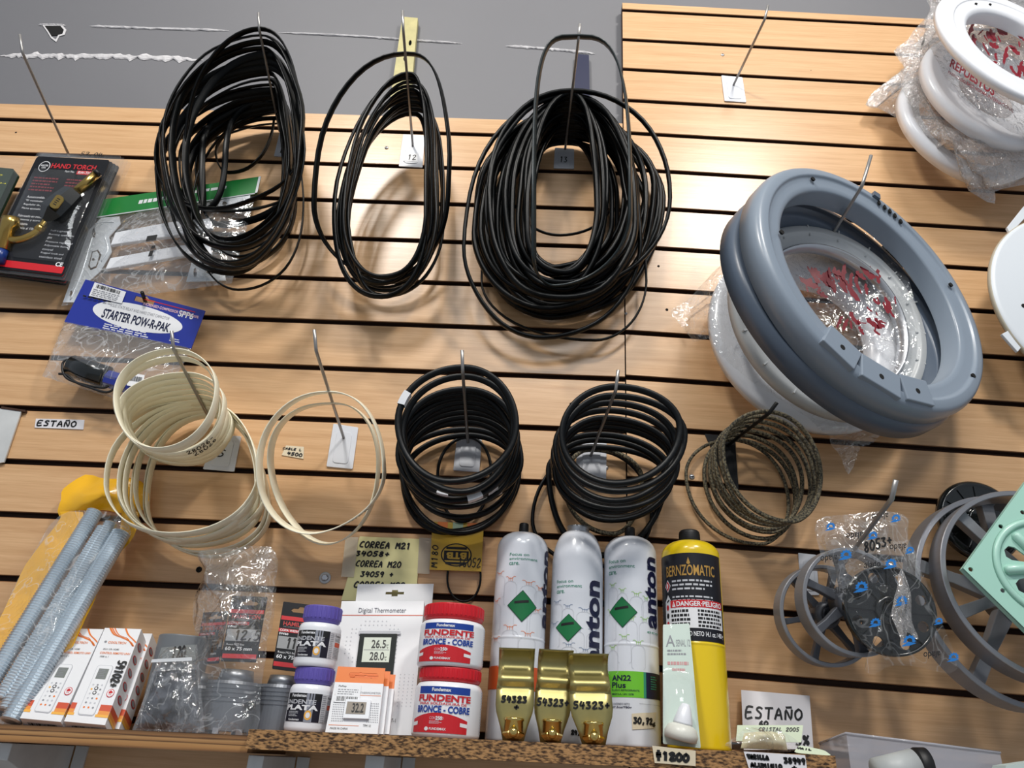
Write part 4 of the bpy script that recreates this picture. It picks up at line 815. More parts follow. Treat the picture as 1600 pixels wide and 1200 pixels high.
# --- hole saws
def hole_saw(u, v, d, r, ybody, ytop, label, card_px, cd, mark, carded=True, name='hole_saw'):
    t = Thing(name, label, 'hole saw'); c = upright(u, v, d, zo=-.006); z1 = zat(u, ybody, d)-c.z; z2 = zat(u, ytop, d)-c.z; m = Post(c.x, c.y, c.z)
    prof = [(r*.9, .004), (r, .004)]; n = 9
    for i in range(n):
        a = .012+(z1-.016)*i/n; b = .012+(z1-.016)*(i+1)/n; prof += [(r, a), (r, b-.0022), (r*.965, b-.0018), (r*.965, b-.0004), (r, b)] if i > 3 else [(r, a), (r, b)]
    prof += [(r*.97, z1), (r*.5, z1)]; p = t.part('cup'); M['sawsteel'] = mat('dull_steel', (150, 152, 156), .38, .9, bump=.1, bscale=80); lathe(p, m, prof, 'sawsteel', 48, smooth=False)
    mh = Disc(c+V((r*.9, -r*.62, z1*.55)), 55, 0); lathe(p, mh, [(.006, .002), (.0045, .0025), (0, .0025)], 'hole', 14)
    for k in range(8):
        a = 2*pi*k/8; q = p.sub('tooth'); x = c+V((r*cos(a), r*sin(a), 0)); e = V((-sin(a), cos(a), 0)); o = V((cos(a), sin(a), 0)); q.add([x+e*.004*i+o*.0015*j+V((0, 0, k2)) for i in (-1, 1) for j in (-1, 1) for k2 in (0, .007)], [[0, 1, 3, 2], [4, 5, 7, 6], [0, 1, 5, 4], [2, 3, 7, 6], [0, 2, 6, 4], [1, 3, 7, 5]], 'steel')
    p = t.part('collar'); lathe(p, m, [(r*.66, z1-.001), (r*.58, z2), (r*.3, z2), (r*.3, z2-.006)], 'sawsteel', 40)
    if carded:
        p = t.part('card', 'black and red hang card'); mc = Q(*card_px, cd); e = [(.24, .115), (.30, .085), (.42, .085), (.46, .05), (.56, .05), (.6, .085), (.72, .085), (.78, .115), (.72, .145), (.30, .145)]
        shape(p, mc, [rrect(0, 0, 1, 1, .02, .02), e], -.001, .0004, 'cardblack')
        rect(p, mc, .02, .215, .98, .275, 'red', .0007); text(p, mc, 'HAMILTON', .1, .295, .9, .36, mat('card_red', (196, 62, 60), .4), .0007, .02); text(p, mc, 'PROFESSIONAL TOOLS', .12, .37, .88, .385, 'grey', .0007)
        rect(p, mc, .0, .405, .62, .455, 'red', .0007); text(p, mc, 'COPA WIDIA', .04, .412, .56, .447, 'white', .0009, .02); text(p, mc, 'SW60', .03, .465, .28, .50, 'white', .0007, .03)
        rect(p, mc, .03, .52, .97, .70, mat('price_tape', (150, 152, 154), .45), .0008); hand(p, mc, mark, .28, .54, .98, .68, .0026, h=.0012); text(p, mc, 'Rosca M22 fino', .08, .735, .58, .765, 'white', .0007); text(p, mc, '60 x 75 mm', .06, .785, .82, .84, 'white', .0007, .02); rect(p, mc, .02, .89, .98, .955, 'red', .0007)
    t.done()
hole_saw(361, 1100, .105, .0375, 1066, 1047, 'steel hole saw inside the crumpled clear bag with card priced 12,5', ((363, 931), (418, 933), (400, 1035), (345, 1033)), [.085, .085, .110, .110], '12,5')
hole_saw(300, 1100, .060, .0355, 1072, 1052, 'second steel hole saw half hidden in the left of the clear bag', ((318, 957), (357, 955), (342, 1036), (302, 1040)), [.05, .05, .07, .07], '5')
hole_saw(436, 1110, .09, .0355, 1072, 1056, 'steel hole saw with black card priced 11,38 behind the purple-capped jars', ((443, 940), (501, 947), (482, 1052), (425, 1045)), [.075, .075, .095, .095], '11,38')
p = Part('plastic_bag'); o = [(313, 863), (330, 859), (375, 860), (421, 853), (433, 883), (429, 928), (419, 1010), (408, 1067), (402, 1146), (330, 1147), (256, 1146), (278, 1075), (304, 1010), (301, 955), (306, 928), (322, 896), (313, 875)]
drape(p, o, 'film2', (360, 985), .172, [.09, .09, .09, .09, .09, .10, .13, .145, .15, .16, .15, .13, .10, .09, .09, .09, .09], .010, 41, 14, 24, 3)
o2 = [(313, 864), (421, 855), (430, 920), (412, 1000), (330, 1010), (303, 960), (322, 896)]; drape(p, o2, 'film2', (370, 930), .125, .075, .011, 44, 9, 30, 4)
single(p, 'crumpled clear plastic bag standing over the hole saws', 'bag')
# --- jars
def jar(u, v, d, r, zb, ycap, ybody, label, capmt, rcap, ribs, design, group=None):
    X = P(u, v, d); t = Thing('jar', label, 'jar', group); z1 = zat(u, ybody, d)-zb; z2 = zat(u, ycap, d)-zb; m = Post(X.x, X.y, zb)
    p = t.part('body'); lathe(p, m, rounded([(0, 0), (r*.94, 0), (r, .004), (r, z1*.9), (r*.9, z1), (0, z1)]), 'whiteplastic', 56); c = Cyl((X.x, X.y), r, zb, zb+z1); design(p, c)
    p = t.part('lid'); n = ribs*2; vs = []; fs = []
    lathe(p, m, rounded([(0, z1), (rcap, z1), (rcap, z2-.001), (rcap*.94, z2), (0, z2)]), capmt, 56); zr = z1+(z2-z1)*.28
    for k in range(ribs):
        a = 2*pi*k/ribs; o = V((cos(a), sin(a), 0)); e = V((-sin(a), cos(a), 0)); w = pi*rcap/ribs*.45; b = V((X.x, X.y, zb)); p.add([b+o*(rcap-.0005+q*.0011)+e*s*w*(1 if not q else .6)+V((0, 0, z)) for q in (0, 1) for s in (-1, 1) for z in (zr, z2-.002)], [[4, 5, 7, 6], [0, 1, 5, 4], [2, 3, 7, 6], [0, 2, 6, 4], [1, 3, 7, 5]], capmt)
    t.done(); return zb+z2
M['purple'] = mat('purple_lid', (98, 86, 172), .4)
M['redlid'] = mat('red_lid', (206, 26, 40), .35)
def plata(p, c):
    rect(p, c, .10, .20, .66, .80, mat('jar_black', (22, 18, 34), .35), .0004); rect(p, c, .66, .20, .97, .80, mat('jar_side_print', (206, 206, 210), .4), .0004); rect(p, c, .12, .20, .64, .36, 'black', .0006)
    text(p, c, 'Fundemax', .20, .22, .44, .285, 'white', .0009, .03); sil = mat('jar_silver', (172, 174, 184), .3, .6); rect(p, c, .44, .2, .55, .8, sil, .0006); text(p, c, 'INDENTE', .13, .34, .58, .43, 'lgrey', .0009, .02); text(p, c, 'PLATA', .12, .45, .62, .56, 'white', .001, .05)
    text(p, c, 'PLATA', .11, .445, .61, .555, 'black', .0009, .05)
    greek(p, c, .18, .58, .36, .70, 4, 'lgrey', 3, h=.0008); poly(p, c, ell(.49, .66, .05, .10, 18), None, .0009, 'amber'); poly(p, c, ell(.49, .66, .03, .06, 18), None, .0011, 'white'); text(p, c, 'Fundemax', .2, .735, .38, .78, 'white', .0009, .02)
    greek(p, c, .67, .22, .74, .8, 14, 'grey', 5, h=.0007); rect(p, c, .77, .42, .92, .52, mat('brick_red', (206, 84, 54), .4), .0007); text(p, c, 'Fundemax', .76, .24, .94, .30, 'black', .0008); greek(p, c, .76, .32, .95, .40, 3, 'grey', 6, h=.0007); greek(p, c, .76, .54, .95, .78, 7, 'grey', 7, h=.0007)
zb = SZ(-.43)+.0003
z2 = jar(483, 1110, .135, .0292, zb, 1044, 1071, 'lower purple-capped PLATA flux jar standing on the shelf', 'purple', .0262, 26, plata)
jar(496, 1012, .135, .0292, z2+.0003, 949, 976, 'upper purple-capped PLATA flux jar stacked on the other', 'purple', .0262, 26, plata)
def bronce(p, c):
    f = lambda s: .5+(s-.5)*1.0
    rect(p, c, .19, .10, .71, .23, 'blue', .0004); text(p, c, 'Fundemax', .34, .125, .52, .19, 'white', .0008, .03)
    text(p, c, 'FUNDENTE', .19, .25, .72, .37, 'red', .0008, .04); text(p, c, 'PARA SOLDADURA DE', .21, .385, .68, .43, 'red', .0008, .02); text(p, c, 'BRONCE - COBRE', .185, .445, .715, .57, 'blue', .0008, .035)
    n = 12; pts = [(.13+.57*i/n, .69-.12*sin(pi*i/n)) for i in range(n+1)]
    for i in range(n): a, b = pts[i], pts[i+1]; p.add([c(a[0], a[1], .0005), c(b[0], b[1], .0005), c(b[0], .92, .0005), c(a[0], .92, .0005)], [[0, 1, 2, 3]], 'red', True)
    for a, b in (((.13, .74), (.21, .71)), ((.70, .74), (.62, .71))): s = 1 if a[0] < .4 else -1; p.add([c(a[0], .745, .0009), c(a[0]+s*.075, .725, .0009), c(a[0]+s*.075, .79, .0009), c(a[0], .81, .0009)], [[0, 1, 2, 3]], 'white', True)
    text(p, c, 'CONT. 250', .34, .64, .47, .69, mat('pale_pink', (230, 190, 200), .4), .0008); text(p, c, '250', .40, .63, .46, .70, 'white', .001, .03); greek(p, c, .34, .71, .47, .77, 3, 'pale_pink' if 'pale_pink' in M else 'lgrey', 2, h=.0008)
    poly(p, c, ell(.315, .855, .02, .035, 14), None, .0008, 'white'); text(p, c, 'FUNDEMAX', .345, .83, .50, .875, 'white', .0008, .02)
    greek(p, c, .90, .12, .98, .9, 16, 'lgrey', 11, h=.0005)
M['pale_pink'] = MATS['pale_pink']
zb = SZ(-.26)+.0003
z2 = jar(699, 1110, .135, .0452, zb, 1046, 1069, 'lower red-lidded BRONCE-COBRE flux jar standing on the shelf', 'redlid', .0418, 40, bronce)
jar(705, 1012, .135, .0452, z2+.0003, 949, 974, 'upper red-lidded BRONCE-COBRE flux jar stacked on the other', 'redlid', .0418, 40, bronce)
# --- digital thermometer boxes
t = Thing('thermometer_box', 'large white Digital Thermometer box with display window showing 26.5 and 28.0', 'box'); m = Q((534, 939), (663, 939), (644, 1149), (506, 1146), [.055, .055, .118, .118]); p = t.part('carton'); plain_box(p, m, .030)
ptext(p, m, 'Digital Thermometer', (561, 950), (634, 960), 'navy', bold=0); rect(p, m, 0, .118, 1, .124, mat('brick_red', (206, 84, 54), .4)); ptext(p, m, 'T-1', (611, 1123), (618, 1129), 'black')
for i in range(11):
    for j in range(13):
        x = .12+.05*j; y = .17+.032*i
        if .55 < ((x-.45)/.35)**2+((y-.36)/.2)**2 < 1.05: poly(p, m, ell(x, y, .008, .005, 6), None, .0004, 'lgrey')
for i in range(10):
    for j in range(4): poly(p, m, ell(.80+.05*j, .58+.025*i, .006, .004, 6), None, .0004, 'lgrey')
q = t.part('hang_tab'); mt_ = Quad(m(.12, -.235, -.03), m(1.07, -.235, -.03), m(1.07, .05, -.03), m(.12, .05, -.03)); shape(q, mt_, [[(0, 0), (1, 0), (1, 1), (0, 1)], [(.38, .25), (.46, .25), (.46, .19), (.54, .19), (.54, .25), (.62, .25), (.62, .33), (.54, .33), (.54, .39), (.46, .39), (.46, .33), (.38, .33)]], -.0006, .0006, 'white')
q = t.part('thermometer', 'dark framed digital thermometer'); a = m.px(563, 992); b = m.px(615, 1047); box(q, m, a[0], a[1], b[0], b[1]+.05, .0004, .004, mat('device_green_black', (14, 24, 24), .5, spec=.2)); rect(q, m, a[0]-.02, a[1]-.025, b[0]+.04, a[1], 'lgrey', .003)
l = q.sub('display', 'pale green display'); a = m.px(570, 998); b = m.px(608, 1037); rect(l, m, a[0], a[1], b[0], b[1], mat('lcd_green', (196, 206, 190), .3), .0044); rect(l, m, a[0]+.01, (a[1]+b[1])/2, b[0]-.01, (a[1]+b[1])/2+.003, 'grey', .0047)
ptext(l, m, '26.5', (582, 1002), (603, 1015), 'black', .005, .01); ptext(l, m, '28.0', (579, 1021), (600, 1034), 'black', .005, .01); ptext(l, m, '°C', (604, 1009), (607, 1015), 'black', .005); ptext(l, m, '°C', (601, 1028), (604, 1034), 'black', .005); t.done()
GS = 'small orange-topped thermometer boxes'
for i in range(3):
    t = Thing('thermometer_box', ('front small thermometer box with orange top and display reading 32.2', 'small orange-topped thermometer box just behind the front one', 'rearmost small orange-topped thermometer box before the big white box')[i], 'box', GS)
    dd = .0125*i; m = Q((528+8*i, 1041+5*i), (602+8*i, 1044+5*i), (590+9*i, 1147), (508+9*i, 1144), [.152-dd, .152-dd, .178-dd, .178-dd]); p = t.part('carton'); poly(p, m, [(0, .25), (1, .25), (1, 1), (0, 1)], -.010, 0, 'white')
    q = t.part('hang_tab', 'orange top flap'); e = [(.28, .09), (.46, .09), (.5, .075), (.54, .09), (.84, .09), (.88, .13), (.84, .17), (.3, .17), (.26, .13)]; shape(q, m, [[(0, 0), (1, 0), (1, .25), (0, .25)], e], -.0016, -.0004, 'orange')
    if i == 0:
        text(p, m, 'THERMOMETER', .55, .385, .97, .415, 'grey'); rect(p, m, .05, .435, .98, .442, 'orange'); text(p, m, 'MADE IN CHINA', .08, .925, .42, .955, 'black'); text(p, m, 'TPM 10', .70, .87, .85, .905, 'black'); rect(p, m, .04, .89, .62, .896, 'orange')
        for x0 in (.06, .74):
            for a in range(7):
                for b in range(9): poly(p, m, ell(x0+a*.034+b*.003, .56+b*.034, .010, .009, 6), None, .0004, 'grey')
        k = t.part('price_sticker', 'white barcode sticker'); card(k, m, 'white', -.0004, .06, .28, .56, .56, .02); k.v = [v+m.n*.0007 for v in k.v]; barcode(k, m, .1, .47, .52, .54, seed=12, h=.0012); text(k, m, 'FixRep', .1, .30, .26, .335, 'black', .0012, .02); greek(k, m, .1, .35, .54, .45, 3, 'grey', 3, h=.0012)
        k = t.part('thermometer', 'white thermometer with grey display'); box(k, m, .30, .52, .80, .80, .0002, .004, 'whiteplastic'); rect(k, m, .34, .56, .72, .74, mat('lcd_brown', (148, 138, 126), .3), .0044); text(k, m, '32.2', .45, .58, .68, .72, 'black', .0048, .02)
    t.done()
# --- notes on the wall behind
p = Part('paper_note'); m = Q((562, 838), (656, 842), (650, 940), (533, 938), .003); card(p, m, 'note', .0008, r=.005)
for s, a, b, w in (('CORREA M21', (564, 846), (641, 858), .0026), ('34058+', (557, 861), (608, 870), .0026), ('CORREA M20', (558, 876), (626, 887), .0022), ('34059 +', (565, 893), (614, 902), .0024), ('CORREA M22', (555, 909), (632, 920), .0026)): phand(p, m, s, a, b, w, h=.0006)
for q in (((540, 839), (560, 839), (553, 902), (533, 901)), ((655, 840), (675, 841), (671, 897), (652, 896))): pt = p.sub('tape', 'clear sticky tape'); card(pt, Q(*q, .0045), mat('clear_tape', (222, 212, 190), .3, alpha=.55), .0004, r=.01)
single(p, 'yellow handwritten note listing CORREA belts taped above the thermometer box', 'note')
p = Part('belt_card'); m = Q((676, 815), (756, 818), (752, 893), (671, 890), .010); gold = mat('gold_card', (206, 168, 52), .35, coat=.3); poly(p, m, [(0, 0), (1, 0), (1, 1), (0, 1)], -.0015, 0, gold)
poly(p, m, ell(.50, .68, .30, .24, 30), None, .0004, 'black'); poly(p, m, ell(.50, .68, .275, .215, 30), None, .0006, gold); rect(p, m, .26, .60, .74, .80, 'black', .0008); text(p, m, 'BTB', .31, .63, .70, .77, gold, .001, .05, 2); rect(p, m, .3, .52, .7, .57, 'black', .0008); rect(p, m, .3, .83, .7, .88, 'black', .0008)
hand(p, m, '16052', .55, .74, .98, .92, .0016, h=.0014); hand(p, m, 'M180', .03, .5, .14, .95, .0017, h=.0012, rot=1); rect(p, m, .1, .0, .3, .2, 'orange', .0004); rect(p, m, .4, .0, .6, .2, mat('pale_green', (168, 190, 160), .5), .0004); rect(p, m, .68, .0, .9, .2, 'orange', .0004)
single(p, 'gold card marked 16052 hanging under the left V-belt coil', 'card')
p = Part('rubber_band'); band(p, [P(u, v, .005) for u, v, k in arc_loop((727, 850), (751, 902), (725, 940), (699, 905))], .005, .0032, 'rubber2'); single(p, 'small black belt loop dangling below the gold card', 'belt')
# ================================================================== gas cans
M['canwhite'] = mat('white_enamel', (222, 226, 234), .22, coat=.5)
M['canyellow'] = mat('yellow_enamel', (238, 204, 24), .25, coat=.4)
M['green'] = mat('print_green', (18, 112, 62), .4)
M['teal'] = mat('print_teal', (50, 140, 112), .5)
M['dnavy'] = mat('print_dark_navy', (20, 24, 58), .4)
def line(p, m, pts, w, mt, h=.0005):
    """thin printed line in surface coordinates"""
    if isinstance(m, Cyl):
        o = [pts[0]]
        for (a, b), (c, d) in zip(pts, pts[1:]): k = max(1, int(abs(c-a)*40)); o += [(a+(c-a)*i/k, b+(d-b)*i/k) for i in range(1, k+1)]
        pts = o
    for (a, b), (c, d) in zip(pts, pts[1:]):
        dx, dy = (c-a)*m.w, (d-b)*m.h; L = sqrt(dx*dx+dy*dy)+1e-9; ox, oy = -dy/L*w/2/m.w, dx/L*w/2/m.h
        p.add([m(a+ox, b+oy, h), m(c+ox, d+oy, h), m(c-ox, d-oy, h), m(a-ox, b-oy, h)], [[0, 1, 2, 3]], mt)
def can(name, label, uL, uR, vref, d, ytop, prof, matn, cap, design, base_z=None):
    a, b = P(uL, vref, d), P(uR, vref, d); r = (b.x-a.x)/2*.985; cx = (a.x+b.x)/2; zb = SZ(cx)+.0003; H = zat((uL+uR)/2, ytop, d)-zb; m = Post(cx, -d, zb)
    t = Thing(name, label, 'gas can'); p = t.part('body'); lathe(p, m, [(x*r, y*H if y <= 1 else H+(y-1)) for x, y in prof(r, H)], matn, 64)
    c = Cyl((cx, -d), r, zb, zb+H); design(p, c); cap(t, m, r, H); t.done()
def dome(r, H, neck=.2, rise=.10, seam=.44):
    o = [(0, .012), (.9, .012), (.97, 0), (1, .012), (1, .02), (1, seam-.012), (1, seam-.006), (1.012, seam-.003), (1.012, seam+.003), (1, seam+.006), (1, seam+.012)]
    for i in range(9): a = pi/2*i/8; o.append((neck+(1-neck)*cos(a), 1-rise+rise*sin(a)))
    return o
def blackcap(rc, hc):
    def f(t, m, r, H): p = t.part('cap', 'black screw cap'); lathe(p, m, rounded([(0, H-.001), (rc, H-.001), (rc*.95, H+hc), (0, H+hc)]), 'black', 28)
    return f
def collar(t, m, r, H):
    p = t.part('threaded_neck', 'bare steel neck'); n = [(r*.44, H-.005)]
    for i in range(3): n += [(r*.46, H-.003+.004*i), (r*.42, H-.001+.004*i)]
    n += [(r*.46, H+.009), (r*.36, H+.009), (r*.36, H+.002), (0, H+.002)]; lathe(p, m, n, 'steel', 40)
def anton_art(p, c, col, box_, seed):
    (s0, t0), (s1, t1) = box_; r = random.Random(seed)
    def bottle(x, y, w, h):
        X = lambda k: s0+(s1-s0)*(x+w*k); Y = lambda k: t0+(t1-t0)*(y+h*k)
        line(p, c, [(X(-.35), Y(1)), (X(-.5), Y(.95)), (X(-.5), Y(.3)), (X(-.38), Y(.18)), (X(-.15), Y(.12)), (X(.15), Y(.12)), (X(.38), Y(.18)), (X(.5), Y(.3)), (X(.5), Y(.95)), (X(.35), Y(1))], .00045, 'lgrey')
        for k in (-.14, 0, .14): line(p, c, [(X(k), Y(.1)), (X(k), Y(-.03))], .0006, col)
        line(p, c, [(X(-.4), Y(-.06)), (X(-.25), Y(-.07)), (X(-.15), Y(0)), (X(.15), Y(0)), (X(.25), Y(-.07)), (X(.4), Y(-.06))], .0006, col)
    for x, y, w, h in ((.2, .05, .24, .28), (.42, .12, .2, .3), (.7, .16, .26, .3), (.15, .36, .26, .34), (.9, .2, .2, .3), (.86, .45, .24, .3), (.45, .66, .26, .3), (.2, .78, .24, .3), (.72, .72, .26, .3), (.6, .45, .2, .3)): bottle(x, y, w, h)
def focus(p, c, a, b):
    s0, t0 = c.px(*a); s1, t1 = c.px(*b); h = (t1-t0)/3
    text(p, c, 'Focus on', s0, t0, s0+(s1-s0)*.68, t0+h*.72, 'teal', .0005, .005); text(p, c, 'environment', s0, t0+h*1.1, s1, t0+h*1.75, 'teal', .0005, .005); text(p, c, 'care.', s0, t0+h*2.3, s0+(s1-s0)*.36, t1, 'teal', .0005, .005)
def diamond(p, c, l, t, r, b):
    pts = [c.px(*l), c.px(*t), c.px(*r), c.px(*b)]; cx = sum(x for x, _ in pts)/4; cy = sum(y for _, y in pts)/4
    for k, h, mt in ((1, .0008, 'dkgreen'), (.94, .001, 'green')):
        q = [(cx+(x-cx)*k, cy+(y-cy)*k) for x, y in pts]; n = 9; vs = []
        for (x0, y0), (x1, y1), (x2, y2) in ((q[0], q[1], q[3]), ):
            for j in range(2*n+1):
                f = j/n
                if j <= n: top = (q[0][0]+(q[1][0]-q[0][0])*f, q[0][1]+(q[1][1]-q[0][1])*f); bot = (q[0][0]+(q[3][0]-q[0][0])*f, q[0][1]+(q[3][1]-q[0][1])*f)
                else: f -= 1; top = (q[1][0]+(q[2][0]-q[1][0])*f, q[1][1]+(q[2][1]-q[1][1])*f); bot = (q[3][0]+(q[2][0]-q[3][0])*f, q[3][1]+(q[2][1]-q[3][1])*f)
                vs += [c(*top, h), c(*bot, h)]
        p.add(vs, [[2*j, 2*j+2, 2*j+3, 2*j+1] for j in range(2*n)], mt)
    w = pts[2][0]-pts[0][0]; g = pts[3][1]-pts[1][1]; line(p, c, [(cx-w*.26, cy-g*.10), (cx+w*.2, cy-g*.16)], .0034, 'black', .0014)
M['dkgreen'] = mat('diamond_edge', (10, 70, 44), .4)
def anton_word(p, c, a, b, full='anton'): ptext(p, c, full, a, b, 'dnavy', .0008, .035, 1)
def lower_seam(p, c, t, h=.0014): rect(p, c, .0, t, 1, t+.006, 'canwhite', h)
def d1(p, c):
    focus(p, c, (797, 864), (839, 886)); anton_art(p, c, 'orange', (c.px(775, 893), c.px(845, 1035)), 1); diamond(p, c, (793, 946), (817, 922), (838, 950), (815, 972)); anton_word(p, c, (848, 858), (856, 985))
    a = c.px(768, 1041); b = c.px(838, 1081); rect(p, c, .02, a[1], b[0], b[1], mat('band_orange', (214, 92, 42), .4)); rect(p, c, b[0], a[1], b[0]+.035, b[1], 'teal'); rect(p, c, b[0]+.035, a[1], .99, b[1], 'dnavy'); rect(p, c, .02, a[1], .04, b[1], 'green', .0005)
    greek(p, c, .02, b[1]+.03, .06, .93, 14, 'grey', 3)
    ptext(p, c, 'SOLO PARA USO', (822, 1090), (848, 1095), 'black')
def d2(p, c):
    focus(p, c, (871, 907), (909, 927)); anton_art(p, c, 'blue2', (c.px(862, 938), c.px(935, 1050)), 2); diamond(p, c, (869, 981), (889, 959), (909, 981), (888, 1003)); anton_word(p, c, (916, 905), (936, 1042))
    a = c.px(900, 1048); b = c.px(900, 1086); rect(p, c, .02, a[1], .80, b[1], 'blue'); rect(p, c, .80, a[1], .84, b[1], 'teal'); rect(p, c, .84, a[1], .99, b[1], 'dnavy'); phand(p, c, '24,16', (893, 1141), (916, 1149), .0022)
def d3(p, c):
    focus(p, c, (952, 876), (992, 897)); anton_art(p, c, 'lime', (c.px(948, 910), c.px(1018, 1045)), 3); diamond(p, c, (953, 957), (972, 932), (996, 957), (973, 981)); anton_word(p, c, (1006, 868), (1026, 984)); ptext(p, c, 'eco', (1011, 986), (1027, 993), 'teal')
    a = c.px(946, 1050); b = c.px(1006, 1091); rect(p, c, .02, a[1], b[0], b[1], mat('band_green', (112, 196, 50), .35)); rect(p, c, b[0], a[1], b[0]+.03, b[1], 'teal'); rect(p, c, b[0]+.03, a[1], .99, b[1], 'dnavy')
    ptext(p, c, 'AN22', (957, 1055), (986, 1064), 'dnavy', .0008, .03); ptext(p, c, 'Plus', (957, 1066), (978, 1075), 'dnavy', .0008, .02); ptext(p, c, 'FLUIDO REFRIGERANTE', (957, 1077), (999, 1081), 'dnavy', .0008, .01); ptext(p, c, 'MEZCLA, UN 1078', (957, 1083), (990, 1087), 'dnavy', .0008, .01)
    ptext(p, c, 'CONTENIDO NETO', (957, 1098), (984, 1102), 'dnavy'); ptext(p, c, '27.5oz/780g', (957, 1103), (987, 1108), 'dnavy', .0005, .02); ptext(p, c, 'SOLO PARA USO PROFESIONAL', (999, 1099), (1036, 1105), 'dnavy'); pgreek(p, c, (1016, 1056), (1026, 1080), 6, 'teal', 2, h=.0008)
    s = [c.px(987, 1115), c.px(1025, 1113), c.px(1021, 1138), c.px(988, 1140)]; n = 6; p.add([c(a[0]+(b[0]-a[0])*i/n, a[1]+(b[1]-a[1])*i/n, .0009) for i in range(n+1) for a, b in ((s[0], s[1]), (s[3], s[2]))], [[2*i, 2*i+2, 2*i+3, 2*i+1] for i in range(n)], 'cream'); phand(p, c, '30,72', (990, 1121), (1018, 1132), .0024, h=.0016); phand(p, c, '6', (1018, 1129), (1023, 1135), .002, h=.0016)
M['blue2'] = mat('print_pale_blue', (120, 140, 170), .5); M['lime'] = mat('print_lime', (150, 200, 90), .5)
can('gas_can', 'white gas can with an orange band and black cap, leftmost of the gas cans', 767, 852, 1000, .066, 834, lambda r, H: dome(r, H, .3, .09, .46), 'canwhite', blackcap(.0078, .017), d1)
can('gas_can', 'white gas can with a bare threaded neck between the two capped white cans', 858, 942, 1000, .066, 833, lambda r, H: dome(r, H, .44, .17, .0)[:3]+[(1, .012), (1, .02)]+dome(r, H, .44, .19)[10:], 'canwhite', collar, d2)
can('gas_can', 'white gas can with a bright green and navy band and black cap', 943, 1029, 1000, .066, 841, lambda r, H: dome(r, H, .3, .09, .45), 'canwhite', blackcap(.0085, .017), d3)
def d4(p, c):
    a = c.px(1042, 868); b = c.px(1120, 988); t0, t1 = a[1], b[1]; y = c.px(1085, 937)[1]; t1 = y+.195; rect(p, c, .02, t0, .90, t1, 'blk2', .0005)
    text(p, c, 'BERNZOMATIC', .20, t0+.06, .77, t0+.115, mat('print_gold', (206, 160, 84), .35, .5), .001, .015); f = c.px(1087, 872); g = c.px(1087, 882); poly(p, c, [(.475, g[1]), (.455, (f[1]+g[1])/2+.01), (.475, f[1]-.005), (.495, (f[1]+g[1])/2+.01)], None, .001, 'print_gold_' if 'print_gold_' in M else MATS['print_gold'])
    for k, cc in ((.16, 'red'), (.235, 'white')):
        y = t0+k; poly(p, c, [(.17, y), (.215, y-.032), (.26, y), (.215, y+.032)], None, .0009, 'white'); poly(p, c, [(.18, y), (.215, y-.026), (.25, y), (.215, y+.026)], None, .0011, cc)
    line(p, c, [(.2, t0+.24), (.232, t0+.23)], .002, 'black', .0014); poly(p, c, ell(.215, t0+.16, .012, .014, 8), None, .0014, 'white')
    greek(p, c, .28, t0+.13, .76, t0+.19, 3, 'lgrey', 3, h=.0009); greek(p, c, .28, t0+.21, .76, t0+.28, 4, 'lgrey', 4, h=.0009); greek(p, c, .04, t0+.06, .09, t1-.1, 16, 'grey', 5, h=.0009)
    y = c.px(1085, 937)[1]; rect(p, c, .165, y, .86, y+.135, 'white', .0009); rect(p, c, .25, y, .86, y+.036, 'red', .0011); text(p, c, 'DANGER·PELIGRO', .33, y+.006, .845, y+.031, 'white', .0014, .025); poly(p, c, [(.275, y+.032), (.295, y+.004), (.318, y+.032)], None, .0013, 'white'); rect(p, c, .294, y+.014, .298, y+.026, 'red', .0015)
    greek(p, c, .26, y+.042, .52, y+.125, 4, 'black', 6, h=.0012, fill=.6); greek(p, c, .55, y+.042, .85, y+.132, 5, 'black', 7, h=.0012, fill=.6)
    for k, cc in ((.02, 'red'), (.06, 'black'), (.1, 'red')): poly(p, c, ell(.207, y+k+.012, .02, .014, 10), None, .0012, cc)
    text(p, c, 'T-PESO NETO 14.1 oz. / 400 g', .36, y+.15, .86, y+.18, 'white', .001, .02)
M['blk2'] = mat('can_label_black', (22, 22, 30), .35)
can('gas_can', 'yellow gas can with a black label and thick black cap', 1040, 1137, 1080, .085, 849, lambda r, H: dome(r, H, .36, .075, .47), 'canyellow', lambda t, m, r, H: lathe(t.part('cap', 'black screw cap'), m, rounded([(0, H-.002), (.0165, H-.002), (.0158, H+.019), (0, H+.019)]), 'black', 32), d4)
